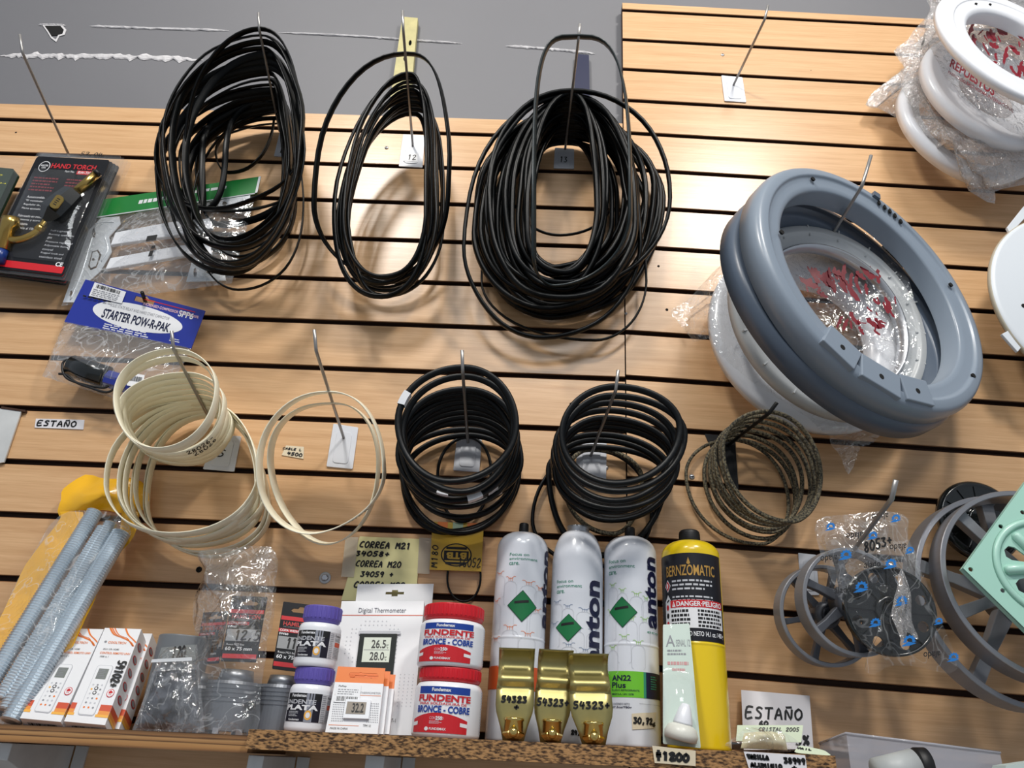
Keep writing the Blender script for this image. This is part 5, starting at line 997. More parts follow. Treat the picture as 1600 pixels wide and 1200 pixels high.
# ================================================================== brass clamps
def clamp(tl, tr, yb, ub, d, label, mark, tilt=0, seed=0, mk=None):
    a, b = P(*tl, d), P(*tr, d+tilt); W_ = (b-a).length; c = (a+b)/2; bt = P(ub, yb, d); zb = SZ(c.x)+.0005; H = c.z-zb; ex = (b-a).normalized(); ey = V((ex.y, -ex.x, 0)).normalized(); ey = ey if ey.y < 0 else -ey
    dx = (bt.x-c.x)
    prof = [(0, .010, 1), (.02, .002, 1), (.05, -.004, 1), (.10, -.010, 1), (.17, -.012, .99), (.24, -.008, .985), (.29, .000, .98), (.33, .004, .98), (.37, .003, 1.0), (.41, -.003, 1.02), (.44, -.004, 1.04), (.46, -.001, 1.04), (.62, 0, 1.04), (.70, 0, .98), (.85, 0, .74), (1, 0, .56)]
    t = Thing('pipe_clamp', label, 'clamp', None); p = t.part('plate'); vs = []; N = 6; th = .0016
    pt = lambda k, s, o: c+V((dx*k, 0, -H*k))+ex*(s*W_/2)+ey*o
    for k, o, w in prof:
        for j in range(N+1): vs.append(pt(k, w*(2*j/N-1), o))
    for k, o, w in prof:
        for j in range(N+1): vs.append(pt(k, w*(2*j/N-1), o-th))
    n = len(prof); B = n*(N+1); fs = []
    for i in range(n-1):
        for j in range(N): q = i*(N+1)+j; fs += [[q, q+1, q+N+2, q+N+1], [B+q, B+q+1, B+q+N+2, B+q+N+1]]
        for j in (0, N): q = i*(N+1)+j; fs.append([q, q+N+1, B+q+N+1, B+q])
    for i in (0, n-1): fs += [[i*(N+1)+j, i*(N+1)+j+1, B+i*(N+1)+j+1, B+i*(N+1)+j] for j in range(N)]
    M['passivated'] = mat('yellow_passivated_steel', (176, 164, 108), .36, .85, vary=.35, vscale=28); p.add(vs, fs, 'passivated', True)
    m = Quad(pt(.5, -1, 0), pt(.5, 1, 0), pt(.68, 1, 0), pt(.68, -1, 0)); m.n = ey
    if mk: hand(p, m, '54323', .14, .15, .82, .5, .0026, h=.0006); hand(p, m, '+', .48, .65, .62, .95, .0026, h=.0006)
    else: hand(p, m, '54323+', .06, .2, .95, .62, .0024, h=.0006)
    s = t.part('stud', 'shiny brass stud with domed nut'); x = pt(.76, 0, .0005); e = pt(.93, 0, .012); ax = V((0, 0, -1)); tube(s, [x+ey*.013+ax*k for k in (0, .001, .0035, .004, .016, .018)], [.0118, .0130, .0130, .0118, .0122, .0105], 'brass2', 28)
    lathe(s, Disc(x+ey*.013+ax*.018, 0, -85), [(.0135, -.001), (.0140, .001), (.0120, .004), (.009, .0065), (.005, .0085), (0, .009)], 'brass2', 6, smooth=False)
    lathe(s, Disc(x+ey*.0235+ax*.017, 0, -25), [(.0062, 0), (.0060, .002), (.0045, .0045), (.002, .006), (0, .0062)], 'brass2', 20); t.done()
M['brass2'] = mat('shiny_brass', (226, 198, 120), .16, 1)
clamp((780, 1013), (836, 1015), 1155, 802, .168, 'brass pipe clamp standing before the orange-banded gas can', 0, mk=True)
clamp((842, 1015), (896, 1018), 1158, 860, .160, 'brass pipe clamp in the middle of the three, shining bright', 0)
clamp((888, 1022), (950, 1023), 1160, 928, .174, 'brass pipe clamp turned sideways, rightmost of the three clamps', .010)
# ================================================================== blister with dropper bottle
t = Thing('dropper_pack', 'narrow pale blister pack with a white dropper bottle before the yellow gas can', 'package'); m = Q((1036, 976), (1077, 974), (1095, 1169), (1036, 1162), [.135, .135, .165, .165])
p = t.part('card'); card(p, m, mat('pale_green_card', (206, 222, 212), .5), .0012, r=.02); text(p, m, 'A', .10, .10, .42, .20, 'grey', .0005); text(p, m, 'SENAL 12', .46, .14, .96, .20, 'grey', .0005); greek(p, m, .15, .22, .85, .28, 2, 'grey', 2, fill=.5); greek(p, m, .15, .32, .9, .36, 1, mat('pale_red', (206, 150, 150), .5), 3, fill=.7); greek(p, m, .3, .38, .75, .41, 1, MATS['pale_red'], 4, fill=.7)
p = t.part('blister'); sheet(p, m, 0, 0, 1, 1, 10, 22, 'blister', lambda x, y: .001+.020*max(0, sin(pi*x))**.5*max(0, sin(pi*min(1, max(0, (y-.45)/.55))))**.5+.0015*noise.noise(V((x*6, y*9, 3))))
p = t.part('dropper_bottle', 'squat translucent bottle with a white spout'); a = m(.44, .97, .004); b = m(.60, .70, .016); ax = (b-a); tube(p, [a+ax*k for k in (0, .03, .2, .38, .45)], [.015, .0205, .0215, .018, .012], mat('translucent_plastic', (222, 222, 212), .35), 24); q = p.sub('spout', 'white conical spout'); tube(q, [a+ax*k for k in (.45, .5, .62, .9, .92, 1.0, 1.01)], [.0125, .0125, .011, .0075, .0065, .0050, .002], 'whiteplastic', 20)
t.done()
# ================================================================== labels & bags at the end of the shelf
def edge_label(name, lab, tl, tr, br, bl, d, rows, wt, mtl='paper'):
    p = Part(name); m = Q(tl, tr, br, bl, d); card(p, m, mtl, .0008, r=.01)
    for s, a, b in rows: phand(p, m, s, a, b, wt, h=.0006)
    single(p, lab, 'label')
edge_label('price_label', 'cream price label reading $1200 on the chipboard shelf edge', (1019, 1165), (1087, 1173), (1087, 1197), (1023, 1192), .2025, [('$1200', (1024, 1174), (1076, 1190))], .0038, 'cream')
edge_label('price_label', 'white price label reading VARILLA ALUMINIO hanging off the right end of the shelf', (1162, 1174), (1258, 1180), (1264, 1222), (1175, 1216), .2025, [('VARILLA', (1167, 1179), (1201, 1187)), ('38949', (1224, 1184), (1258, 1194)), ('ALUMINIO', (1172, 1192), (1222, 1201)), ('+', (1236, 1196), (1246, 1205))], .0026)
p = Part('paper_sign'); m = Q((1158, 1078), (1265, 1087), (1271, 1170), (1162, 1172), [.012, .012, .03, .03]); card(p, m, 'paper', .0005, r=.004); phand(p, m, 'ESTAÑO', (1164, 1104), (1254, 1125), .0030, h=.0005); phand(p, m, '60', (1186, 1127), (1200, 1134), .0026, h=.0005); phand(p, m, '5%', (1243, 1150), (1264, 1164), .003, h=.0005); single(p, 'white paper sign reading ESTAÑO leaning on the wall beside the yellow gas can', 'sign')
t = Thing('solder_bag', 'small crumpled clear bag of pale solder lying at the right end of the shelf', 'bag')
m = Q((1152, 1133), (1255, 1133), (1252, 1160), (1150, 1158), [.12, .12, .13, .13]); p = t.part('paper_slip', 'pale green paper slip with handwriting'); card(p, m, mat('pale_green_paper', (206, 218, 192), .7), .0006, r=.01); phand(p, m, 'CRISTAL 2005', (1186, 1137), (1248, 1143), .0012, h=.0005)
m = Q((1248, 1164), (1288, 1172), (1300, 1181), (1240, 1176), [.16, .16, .17, .17]); p = t.part('paper_slip', 'pale green paper slip with handwriting'); card(p, m, MATS['pale_green_paper'], .0006, r=.2); phand(p, m, 'VAIL', (1246, 1168), (1268, 1173), .0014, h=.0005)
p = t.part('solder', 'pale yellow solder sticks'); m = Q((1156, 1140), (1232, 1143), (1240, 1174), (1148, 1170), [.150, .150, .165, .165]); pouch(p, m, mat('pale_solder', (226, 220, 184), .5), .014, .004, 4, 51, 16, 10, .1, .2, .9, .95)
p = t.part('bag'); o = [(1132, 1163), (1150, 1150), (1166, 1136), (1200, 1138), (1228, 1146), (1248, 1160), (1242, 1173), (1200, 1176), (1160, 1174), (1140, 1168)]; drape(p, o, 'film2', (1190, 1156), .185, [.165]*10, .003, 6, 6, 30); t.done()
# organiser case below
t = Thing('organiser_case', 'clear compartment case holding small parts at the bottom right below the shelf', 'case'); m8 = [P(1322, 1144, .13), P(1562, 1174, .13), P(1500, 1176, .02), P(1280, 1160, .02)]; hz = V((0, 0, -.072)); M['casefilm'] = film('clear_case', gloss=.02, haze=.48, bscale=8, bump=.05, hazecol=(205, 205, 214))
p = t.part('shell'); p.add(m8+[x+hz for x in m8], [[0, 1, 2, 3], [4, 5, 6, 7], [0, 1, 5, 4], [1, 2, 6, 5], [2, 3, 7, 6], [3, 0, 4, 7]], 'casefilm'); 
p = t.part('lid_rim'); 
for a, b in ((0, 1), (1, 2), (2, 3), (3, 0)): tube(p, [m8[a]+hz*.02, m8[b]+hz*.02], .0018, 'casefilm', 6)
for k in (.17, .34, .52, .69, .86): q = t.part('divider'); a, b = m8[0].lerp(m8[1], k)+V((0, .004, 0)), m8[3].lerp(m8[2], k)+V((0, -.004, 0)); q.add([a+hz*.05, b+hz*.05, b+hz*.97, a+hz*.97], [[0, 1, 2, 3]], 'casefilm')
r = random.Random(9)
for k, c in ((.28, 'part_red'), (.60, 'part_blue'), (.76, 'part_blue')):
    M['part_red'] = mat('part_red', (190, 60, 70), .4); M['part_blue'] = mat('part_blue', (70, 120, 180), .4); q = t.part('small_parts'); q.kind = 'stuff'
    for i in range(26): x = m8[0].lerp(m8[1], k+r.uniform(-.06, .06))+V((0, r.uniform(.01, .06), 0))+hz*r.uniform(.45, .9); tube(q, [x, x+V((r.uniform(-.006, .006), r.uniform(-.004, .004), r.uniform(-.005, .005)))], .0022, c, 6)
t.done()
t = Thing('grey_tube', 'grey tube with a black cap lying before the clear compartment case', 'tube'); p = t.part('body'); a, b, c = P(1372, 1212, .19), P(1431, 1197, .19), P(1450, 1197, .19); tube(p, [a, b], .020, mat('pale_grey_tube', (176, 180, 180), .45), 28); p = t.part('cap', 'black cap'); tube(p, [b, b.lerp(c, .1), c.lerp(b, .1), c], [.0195, .0212, .0212, .019], 'black', 28); t.done()
p = Part('paper_carton'); m = Q((1572, 1196), (1640, 1186), (1640, 1230), (1566, 1230), .18); plain_box(p, m, .03, mat('pale_teal_carton', (190, 204, 200), .6)); single(p, 'pale carton corner at the bottom right corner of the photo', 'carton')

# ================================================================== door rings on the right
def ringprof(R, r, h=.03, lip=.004):
    """washer door ring section: outer wall, sloped face, step, inner wall"""
    w = R-r; f = r+w*.52
    return rounded([(R, -h), (R+.001, -h*.3), (R-.005, 0), (f+.004, .003), (f, -.002), (r+.010, -.003), (r+.002, -.006), (r, -h*.75), (r-.0, -h), (r+.003, -h), (r+.004, -.012), (f, -.008), (R-.008, -.006), (R-.004, -h), (R, -h)], 2)
def porthole(p, m, R, r, mt, h=.03, n=96): pr = ringprof(R, r, h); lathe(p, m, pr[:-1], mt, n, True)
C1 = V((.382, -.205, -.570))
t = Thing('door_ring', 'blue-grey washing machine door ring hung foremost on the long hook', 'door ring'); m = Disc(C1, 25, 5.6); p = t.part('ring'); porthole(p, m, .243, .188, 'greyplastic', .040)
def hole_at(p, m, u, v, rr=.0042, mt='hole'): x, y = m.px(u, v); q = p.sub('screw_hole'); poly(q, m, ell(x, y, rr, rr, 12), .0005, .0034, mt)
for u, v in ((1269, 281), (1220, 364), (1484, 446), (1519, 588)): hole_at(p, m, u, v)
def face_block(t, name, m, u, v, w, l, h0, h1, mt, rot=None):
    x, y = m.px(u, v); a = math.atan2(y, x) if rot is None else rot; ca, sa = cos(a), sin(a); f = lambda s, q: (x+ca*s-sa*q, y+sa*s+ca*q)
    p = t.part(name); poly(p, m, [f(-w/2, -l/2), f(w/2, -l/2), f(w/2, l/2), f(-w/2, l/2)], h0, h1, mt); p.bev = .0018; return p, f
for u, v, l in ((1312, 545, .062), (1372, 590, .075), (1428, 612, .058)):
    p, f = face_block(t, 'hinge_block', m, u, v, .044, l, -.020, .0065, 'greyplastic'); q = p.sub('screw_hole'); x, y = f(.002, 0); poly(q, m, ell(x, y, .0045, .0045, 12), .006, .0069, 'hole')
    x, y = f(.024, 0)
for u, v in ((1372, 318), (1381, 325), (1389, 331), (1397, 338), (1406, 347)): x, y = m.px(u, v); q = t.part('latch_slot'); poly(q, m, ell(x, y, .003, .0055, 10, .6), .0005, .0036, 'hole')
q = t.part('latch_tab'); x, y = m.px(1365, 308); poly(q, m, [(x-.008, y-.004), (x+.006, y-.009), (x+.009, y+.004), (x-.004, y+.007)], 0, .008, 'greyplastic2' if 'greyplastic2' in M else mat('dark_blue_grey', (84, 96, 112), .35)); t.done()
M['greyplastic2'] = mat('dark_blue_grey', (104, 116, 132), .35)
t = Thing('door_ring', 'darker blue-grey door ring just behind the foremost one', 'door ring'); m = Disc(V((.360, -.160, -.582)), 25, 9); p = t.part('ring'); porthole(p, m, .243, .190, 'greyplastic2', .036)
for u, v in ((1236, 494), (1272, 538), (1283, 549)): hole_at(p, m, u, v, .0045)
p, f = face_block(t, 'latch_recess', m, 1250, 522, .026, .032, .0, .004, 'hole'); q = p.sub('latch', 'pale square latch'); x, y = f(0, 0); poly(q, m, ell(x, y, .006, .006, 4, .5), .003, .006, 'lightplastic')
for u, v in ((1398, 398), (1428, 438)): p, f = face_block(t, 'inner_bracket', m, u, v, .020, .055, -.03, .0, 'hole')
t.done()
t = Thing('door_ring', 'pale grey ribbed door ring behind the two blue-grey rings', 'door ring'); m = Disc(V((.349, -.112, -.582)), 14, -2); p = t.part('ring'); porthole(p, m, .191, .142, 'lightplastic', .024)
lathe(t.part('inner_rim', 'silver inner rim'), m, [(.146, -.02), (.149, -.01), (.146, .004), (.142, .004), (.139, -.012), (.141, -.022)], 'steel', 80, True)
for k in range(18): a = 2*pi*k/18; q = t.part('rib'); e = (cos(a), sin(a)); n = (-sin(a), cos(a)); poly(q, m, [(e[0]*s+n[0]*w, e[1]*s+n[1]*w) for s, w in ((.165, -.0012), (.190, -.0012), (.190, .0012), (.165, .0012))], -.022, .0012, 'lightplastic')
x = [m.px(*a) for a in ((1196, 520), (1204, 516), (1236, 556), (1226, 560))]; q = t.part('paper_label', 'white strip marked with a number'); mq = Quad(m(*x[0], .004), m(*x[1], .004), m(*x[2], .004), m(*x[3], .004)); mq.n = m.n; card(q, mq, 'white', .0005); hand(q, mq, '020199', .15, .05, .85, .95, .0018, h=.0006, rot=-1); t.done()
# bagged white ring at the back
t = Thing('bagged_ring', 'white door ring sealed in a clear printed bag against the wall behind the grey rings', 'door ring'); m = Disc(V((.331, -.060, -.588)), 8, 0); p = t.part('ring', 'white plastic ring'); lathe(p, m, rounded([(.190, -.022), (.192, -.006), (.180, .004), (.150, .008), (.122, .004), (.108, -.006), (.104, -.020), (.110, -.022), (.190, -.022)], 2)[:-1], 'whiteplastic', 80, True)
p = t.part('bag'); o = [(1048, 487), (1072, 470), (1100, 440), (1140, 400), (1190, 370), (1300, 345), (1400, 400), (1440, 520), (1420, 600), (1393, 655), (1365, 692), (1345, 700), (1325, 740), (1308, 706), (1270, 680), (1235, 655), (1180, 622), (1130, 588), (1092, 548), (1068, 512)]
drape(p, o, 'film2', (1290, 520), .078, [.03, .035, .045, .05, .05, .06, .08, .09, .085, .05, .04, .03, .02, .03, .045, .05, .055, .055, .045, .035], .006, 61, 18, 26, 3, [(m, .205, .014)])
q = p; M['filmred'] = mat('film_red', (122, 14, 32), .3, coat=.3); r = random.Random(12)
def red_splash(q, pts, d, seed):
    """torn streaks of red ink printed on the film"""
    r = random.Random(seed)
    for u, v, s in pts:
        a = r.gauss(1.1, .5); L = s*r.uniform(.9, 1.7); w = s*r.uniform(.22, .5); ca, sa = cos(a), sin(a); n = 6; o = []
        for i in range(n+1): t = -1+2*i/n; o.append((t*L, w*(1-t*t)**.5+(.25*w if i % 2 else 0)))
        for i in range(n, -1, -1): t = -1+2*i/n; o.append((t*L, -w*(1-t*t)**.5*(r.uniform(.2, 1.5) if i % 2 else .35)))
        dd = d+r.uniform(-.002, .002); f = [P(u+x*ca-y*sa, v+x*sa+y*ca, dd) for x, y in o]; q.add(f, [list(range(len(f)))], 'filmred')
red_splash(q, [(1290+r.gauss(0, 18), 438+r.gauss(0, 12), r.uniform(5, 15)) for i in range(16)]+[(1325+r.gauss(0, 26), 428+r.gauss(0, 12), r.uniform(5, 12)) for i in range(14)]+[(1375+r.gauss(0, 12), 480+r.gauss(0, 16), r.uniform(4, 10)) for i in range(12)]+[(1345+r.gauss(0, 18), 510+r.gauss(0, 6), r.uniform(4, 9)) for i in range(10)], .094, 5)
red_splash(q, [(1146, 494, 3), (1150, 500, 3), (1147, 488, 2)], .082, 6); t.done()
# ------------------------------------------------------------------ white porthole rings in bags, top right
t = Thing('porthole_ring', 'smooth white porthole ring foremost at the top right, outside the bags', 'door ring'); m = Disc(V((.745, -.205, .000)), 13, 5); p = t.part('ring'); lathe(p, m, rounded([(.172, -.010), (.174, 0), (.170, .006), (.142, .008), (.140, .006), (.116, .006), (.108, .000), (.107, -.024), (.110, -.024), (.113, -.006), (.140, -.002), (.168, -.002), (.170, -.010), (.172, -.010)], 2)[:-1], 'whiteplastic', 96, True)
for u, v in ((1521, 11), (1543, 12), (1507, 3), (1519, 1), (1532, 2)): x, y = m.px(u, v); q = p.sub('clip_hole'); poly(q, m, ell(x, y, .003, .0018, 10), .004, .0086, 'hole')
t.done()
def bagged_porthole(C, R, r, az, label, out, dout, seed, cpx, dc, matf='film2', txt=False, extra=(), prof=None):
    t = Thing('bagged_ring', label, 'door ring'); m = Disc(V(C), az, 2); p = t.part('ring', 'white plastic ring'); lathe(p, m, rounded([(R-.003, -.026), (R, -.008), (R-.010, .002), (R-.024, -.002), (R-.045, -.006), (r+.010, -.012), (r, -.024), (r+.006, -.026), (R-.003, -.026)], 2)[:-1], 'whiteplastic', 80, True)
    p = t.part('bag'); drape(p, out, matf, cpx, dc, dout, .010, seed, 18, 30, 3, [(m, R+.012, .014)])
    if txt:
        q = p; mm = Q((1487, 92), (1556, 136), (1551, 156), (1482, 108), [.172, .176, .176, .172]); text(q, mm, 'REPUESTOS', 0, 0, 1, .78, 'filmred', .001, .03); mm = Q((1482, 111), (1585, 172), (1582, 181), (1480, 118), [.174]*4); text(q, mm, 'FABRICADO BAJO NORMA INTERNACIONAL', 0, 0, 1, .8, 'filmred', .001, .01)
        rr = random.Random(3); red_splash(q, [(1555+rr.gauss(0, 20), 66+rr.gauss(0, 18), rr.uniform(4, 10)) for i in range(26)]+[(1596+rr.gauss(0, 8), 112+rr.gauss(0, 6), rr.uniform(4, 9)) for i in range(8)], .165, 8)
    for lo, cc, dcc, dee in extra: drape(p, lo, 'filmc', cc, dcc, dee, .010, seed+len(lo), 9, 34, 3)
    t.done()
bagged_porthole((.737, -.132, -.028), .153, .060, 12, 'white ring in a crumpled clear bag printed REPUESTOS right behind the bare porthole ring', [(1452, -10), (1470, 20), (1440, 60), (1424, 100), (1432, 140), (1452, 170), (1478, 195), (1520, 220), (1570, 235), (1640, 240), (1720, 150), (1700, 20), (1600, -60), (1500, -40)], [.11]*14, 71, (1560, 90), .160, 'filmw', True, [([(1462, 0), (1446, 34), (1440, 62), (1400, 75), (1402, 88), (1412, 108), (1408, 140), (1428, 165), (1462, 158), (1450, 110), (1456, 60), (1474, 24)], (1438, 100), .135, .115), ([(1450, -20), (1452, 12), (1470, 26), (1490, 6), (1500, -20)], (1470, 0), .12, .10)])
bagged_porthole((.718, -.064, -.056), .156, .104, 12, 'white ring in a crumpled clear bag nearest the wall at the top right', [(1452, 20), (1418, 62), (1400, 75), (1404, 90), (1414, 108), (1396, 120), (1372, 138), (1352, 164), (1378, 172), (1420, 200), (1440, 212), (1460, 240), (1490, 255), (1508, 272), (1514, 300), (1553, 317), (1555, 300), (1600, 288), (1680, 270), (1700, 100), (1600, 0), (1500, 0)], [.06, .06, .05, .05, .05, .05, .04, .03, .035, .05, .06, .07, .07, .06, .06, .05, .06, .08, .08, .08, .07, .07], 75, (1540, 150), .105, 'filmw', False, [([(1416, 104), (1396, 120), (1372, 138), (1352, 164), (1378, 172), (1418, 194), (1432, 170), (1426, 135)], (1402, 150), .06, .035), ([(1430, 130), (1412, 168), (1420, 200), (1440, 213), (1443, 234), (1462, 232), (1490, 255), (1508, 272), (1514, 300), (1553, 317), (1556, 300), (1546, 290), (1610, 275), (1620, 240), (1540, 222), (1490, 198), (1452, 165)], (1490, 225), .125, [.11, .08, .07, .07, .06, .07, .06, .06, .06, .05, .06, .08, .10, .11, .12, .12, .12])])
# white round lid at the right edge
t = Thing('round_lid', 'flat white round lid with two tabs cut off by the right edge', 'lid'); m = Disc(V((.850, -.085, -.512)), 4, 0); R = .203; p = t.part('disc'); lathe(p, m, rounded([(R-.002, -.014), (R, -.004), (R-.006, 0), (0, .001)], 2), 'lidwhite' if 'lidwhite' in M else mat('lid_white', (214, 220, 226), .4), 96); lathe(p, m, [(R-.001, -.014), (R+.0006, -.010), (R+.0006, -.005), (R-.002, -.003)], mat('lid_seal', (176, 168, 150), .5), 96)
for a, b, c, d in (((1577, 352), (1604, 318), (1612, 330), (1582, 362)), ((1569, 519), (1590, 508), (1608, 530), (1594, 547))): q = t.part('tab'); poly(q, m, [m.px(*k) for k in (a, b, c, d)], -.012, -.006, MATS['lid_white']); q.bev = .001
x, y = m.px(1599, 478); q = t.part('pivot_hole'); poly(q, m, ell(x, y, .004, .004, 12), .0, .0014, 'hole'); t.done()
# ------------------------------------------------------------------ pulleys
M['pulleygrey'] = mat('pulley_grey', (138, 140, 146), .34, .35); M['pulleydark'] = mat('pulley_dark', (88, 91, 98), .4, .2); M['alu'] = mat('cast_aluminium', (168, 168, 172), .34, .9)
def pulley(label, C, az, el, R, rim, w, spokes, mrim, mhub, spin, hub, wide=.014, cat='pulley', grp=None):
    t = Thing('spoked_pulley', label, cat, grp); m = Disc(V(C), az, el, spin); p = t.part('rim'); lathe(p, m, [(R-.001, -w/2), (R, -w/2+.001), (R, w/2-.001), (R-.001, w/2), (R-rim+.001, w/2), (R-rim, w/2-.001), (R-rim, -w/2+.001), (R-rim+.001, -w/2)], mrim, 96, True, smooth=False)
    p = t.part('hub'); lathe(p, m, rounded([(hub, -w*.6), (hub, w*.5), (hub*.55, w*.7), (hub*.5, w*.2), (0, w*.2)], 2), mhub, 40)
    for k in range(16):
        a = 2*pi*k/16; q = p.sub('hub_tooth'); e = V((cos(a), sin(a), 0)); n = V((-sin(a), cos(a), 0)); poly(q, m, [((e*s+n*x).x, (e*s+n*x).y) for s, x in ((hub*.42, -.0016), (hub*.55, -.002), (hub*.55, .002), (hub*.42, .0016))], w*.2, w*.72, mhub)
    for k in range(spokes):
        a = 2*pi*k/spokes; e = V((cos(a), sin(a), 0)); n = V((-sin(a), cos(a), 0)); q = t.part('spoke'); r1 = R-rim*.7
        pts = [(hub*.9, -wide*.75), (hub+(r1-hub)*.5, -wide*.5), (r1-.006, -wide*.6), (r1, -wide*1.0), (r1+.001, 0), (r1, wide*1.0), (r1-.006, wide*.6), (hub+(r1-hub)*.5, wide*.5), (hub*.9, wide*.75)]
        poly(q, m, [((e*s+n*x).x, (e*s+n*x).y) for s, x in pts], -w*.28, w*.16, mhub); q.bev = .0012
    t.done()
pulley('small grey spoked pulley nearest the wall, left of the printed pulley bag', (.287, -.062, -1.086), 5, -5, .0736, .006, .026, 6, 'pulleygrey', 'pulleydark', 12, .020, .008)
pulley('small grey spoked pulley partly covered by the printed pulley bag', (.309, -.107, -1.073), 5, -5, .0766, .006, .030, 6, 'pulleygrey', 'pulleydark', 40, .024, .010)
t = Thing('bagged_pulley', 'black disc pulley in a clear bag printed with blue logos', 'pulley'); m = Disc(V((.346, -.146, -1.090)), -5, -5, 8); p = t.part('pulley', 'black plastic pulley disc'); R = .0615
holes = [ell(.047*cos(2*pi*k/8+.2), .047*sin(2*pi*k/8+.2), .0075, .0075, 14) for k in range(8)]; gb = mat('gloss_black', (16, 20, 20), .18, coat=.5)
shape(p, m, [ell(0, 0, R-.002, R-.002, 64)]+holes, -.004, .002, gb); lathe(p, m, [(R-.003, -.007), (R, -.006), (R-.001, 0), (R, .006), (R-.004, .006), (R-.004, -.006)], gb, 64, True); lathe(p, m, [(.020, .002), (.020, .008), (.012, .009), (.012, .003), (0, .003)], gb, 32)
for k in range(8): a = 2*pi*(k+.5)/8+.2; e = V((cos(a), sin(a), 0)); n = V((-sin(a), cos(a), 0)); poly(p, m, [((e*s+n*x).x, (e*s+n*x).y) for s, x in ((.02, -.002), (R-.004, -.0012), (R-.004, .0012), (.02, .002))], .002, .006, gb)
mb = Q((1283, 806), (1408, 802), (1500, 1045), (1352, 1052), [.155, .155, .168, .168]); p = t.part('bag')
o = [(1277, 815), (1320, 804), (1360, 800), (1408, 802), (1420, 840), (1446, 905), (1470, 970), (1498, 1046), (1440, 1043), (1395, 1040), (1368, 1052), (1352, 1046), (1362, 1022), (1330, 985), (1300, 920), (1281, 862)]
drape(p, [(1408, 888), (1398, 935), (1393, 960), (1402, 985), (1412, 1016), (1418, 988), (1432, 1000), (1434, 990), (1424, 970), (1424, 930)], 'filmc', (1410, 950), .186, .176, .003, 83, 6, 60); drape(p, [(1277, 815), (1320, 804), (1408, 802), (1420, 840), (1442, 900), (1400, 892), (1350, 892), (1312, 925), (1281, 862)], 'film2', (1350, 850), .172, [.13, .14, .15, .15, .16, .165, .16, .14, .13], .007, 86, 8, 34); drape(p, o, 'filmt', (1385, 930), .172, [.13, .135, .14, .14, .145, .15, .15, .15, .15, .15, .15, .15, .15, .13, .125, .125], .007, 81, 14, 30, 3, [(m, .07, .014)])  # first drape: pale patch standing in for the bright highlight on the film
q = p; M['alblue'] = mat('film_blue', (34, 118, 196), .3)
for u, v, s in ((1298, 822, 8), (1400, 809, 8), (1364, 836, 8), (1322, 866, 10), (1422, 859, 7), (1392, 880, 10), (1346, 916, 11), (1409, 938, 10), (1368, 972, 9), (1421, 1000, 11), (1467, 970, 7), (1490, 1026, 9)):
    dd = .176+.012*((v-806)/240); mm = Q((u-s, v-s*.8), (u+s, v-s), (u+s, v+s*.8), (u-s, v+s), dd); arc = [(.5+k*cos(a), .55-k*sin(a)) for i in range(15) for a, k in ((-.5+4.1*i/14, .48 if i % 2 else .36),)]; shape(q, mm, [arc+[(.5+.2*cos(a), .55-.2*sin(a)) for a in [3.6-4.1*i/10 for i in range(11)]]], 0, .0002, 'alblue'); poly(q, mm, [(-.1, .95), (.4, .62), (1.0, .8), (.5, .95)], None, .0002, 'alblue')
q = p
for u, v, rt in ((1374, 808, 2), (1334, 838, 2), (1402, 856, 2), (1362, 882, 0), (1316, 922, 0), (1294, 874, 2), (1455, 1024, 2)): dd = .178+.012*((v-806)/240); mm = Q((u-12, v-5), (u+14, v-7), (u+14, v+3), (u-12, v+6), dd); text(q, mm, 'alado', 0, 0, 1, 1, 'black', 0, .01, rt)
mm = Q((1349, 848), (1392, 837), (1394, 850), (1351, 864), .182); hand(q, mm, '8053+', 0, 0, 1, 1, .0028); t.done()
t = Thing('black_disc', 'glossy black round disc against the wall behind the large spoked pulleys', 'disc'); m = Disc(V((.566, -.045, -.916)), 0, 0); p = t.part('disc'); lathe(p, m, rounded([(.066, -.012), (.067, -.002), (.060, .003), (.056, .001), (.020, .001), (.018, .004), (0, .004)], 2), gb, 64)
for k in range(12): a = 2*pi*k/12; e = V((cos(a), sin(a), 0)); n = V((-sin(a), cos(a), 0)); q = p.sub('rib'); poly(q, m, [((e*s+n*x).x, (e*s+n*x).y) for s, x in ((.02, -.0015), (.056, -.001), (.056, .001), (.02, .0015))], .001, .003, gb)
t.done()
pulley('large dark spoked pulley behind the front one at the right edge', (.556, -.088, -1.052), 6, 0, .155, .008, .036, 5, 'pulleygrey', 'pulleygrey', 20, .030, .017)
pulley('large grey spoked pulley right behind the mint green plate', (.561, -.140, -1.041), 0, 2, .137, .008, .036, 5, 'alu', 'pulleygrey', 58, .030, .015)
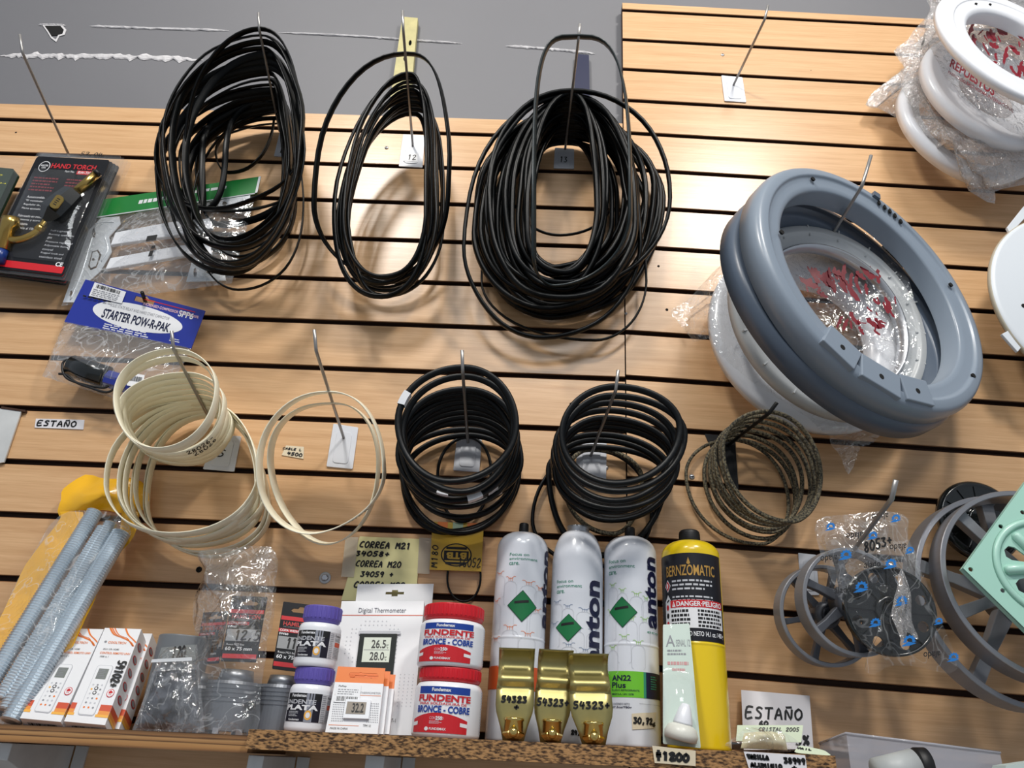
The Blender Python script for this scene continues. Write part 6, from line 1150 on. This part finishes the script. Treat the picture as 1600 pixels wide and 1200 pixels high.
t = Thing('mint_plate', 'mint green square metal plate hanging corner-down at the right edge', 'plate'); m = Disc(V(P(1640, 882, .20)), -4, 2); px = lambda *a: [m.px(u, v) for u, v in a]; M['mint'] = mat('mint_enamel', (166, 212, 196), .35, coat=.2)
dia = px((1504, 888), (1604, 750), (1790, 884), (1660, 1040)); hl = []
for u, v in ((1516, 890), (1563, 823), (1597, 801), (1566, 923)): x, y = m.px(u, v); hl.append(ell(x, y, .0032, .0032, 12))
cx, cy = m.px(1636, 888)
for k in range(6):
    a = 2*pi*k/6+.62; e = V((cos(a), sin(a), 0)); n = V((-sin(a), cos(a), 0)); hl.append([((e*s+n*x).x+cx, (e*s+n*x).y+cy) for s, x in ((.026, -.004), (.044, -.010), (.052, -.0085), (.056, 0), (.052, .0085), (.044, .010), (.026, .004))])
p = t.part('plate'); shape(p, m, [dia]+hl, -.0015, .0015, 'mint')
for a, b in zip(dia, dia[1:]+dia[:1]): vs = [m(*a, .0015), m(*b, .0015), m(*b, -.010), m(*a, -.010)]; p.add(vs, [[0, 1, 2, 3]], 'mint')
q = t.part('raised_boss', 'raised fluted centre'); mc = Disc(m(cx, cy), -4, 2); lathe(q, mc, [(.071, .0015), (.068, .005), (.063, .0055), (.060, .002)], 'mint', 60, True)
for k in range(6): a = 2*pi*(k+.5)/6+.62; b0 = m(cx+.02*cos(a), cy+.02*sin(a), .003); b1 = m(cx+.058*cos(a), cy+.058*sin(a), .003); tube(q, [b0, b0.lerp(b1, .1), b0.lerp(b1, .9), b1], [.004, .007, .007, .004], 'mint', 10)
t.done()
# ================================================================== rest of the room
p = Part('floor'); m = Quad(V((-2.6, .03, -2.9)), V((2.2, .03, -2.9)), V((2.2, -4.2, -2.9)), V((-2.6, -4.2, -2.9))); p.add([m(0, 0), m(1, 0), m(1, 1), m(0, 1)], [[0, 1, 2, 3]], mat('floor_tile', (168, 164, 158), .5)); structure(p)
p = Part('ceiling'); p.add([V((-2.6, .08, 1.5)), V((2.2, .08, 1.5)), V((2.2, -4.2, 1.5)), V((-2.6, -4.2, 1.5))], [[0, 1, 2, 3]], mat('ceiling_white', (214, 214, 212), .7)); structure(p)
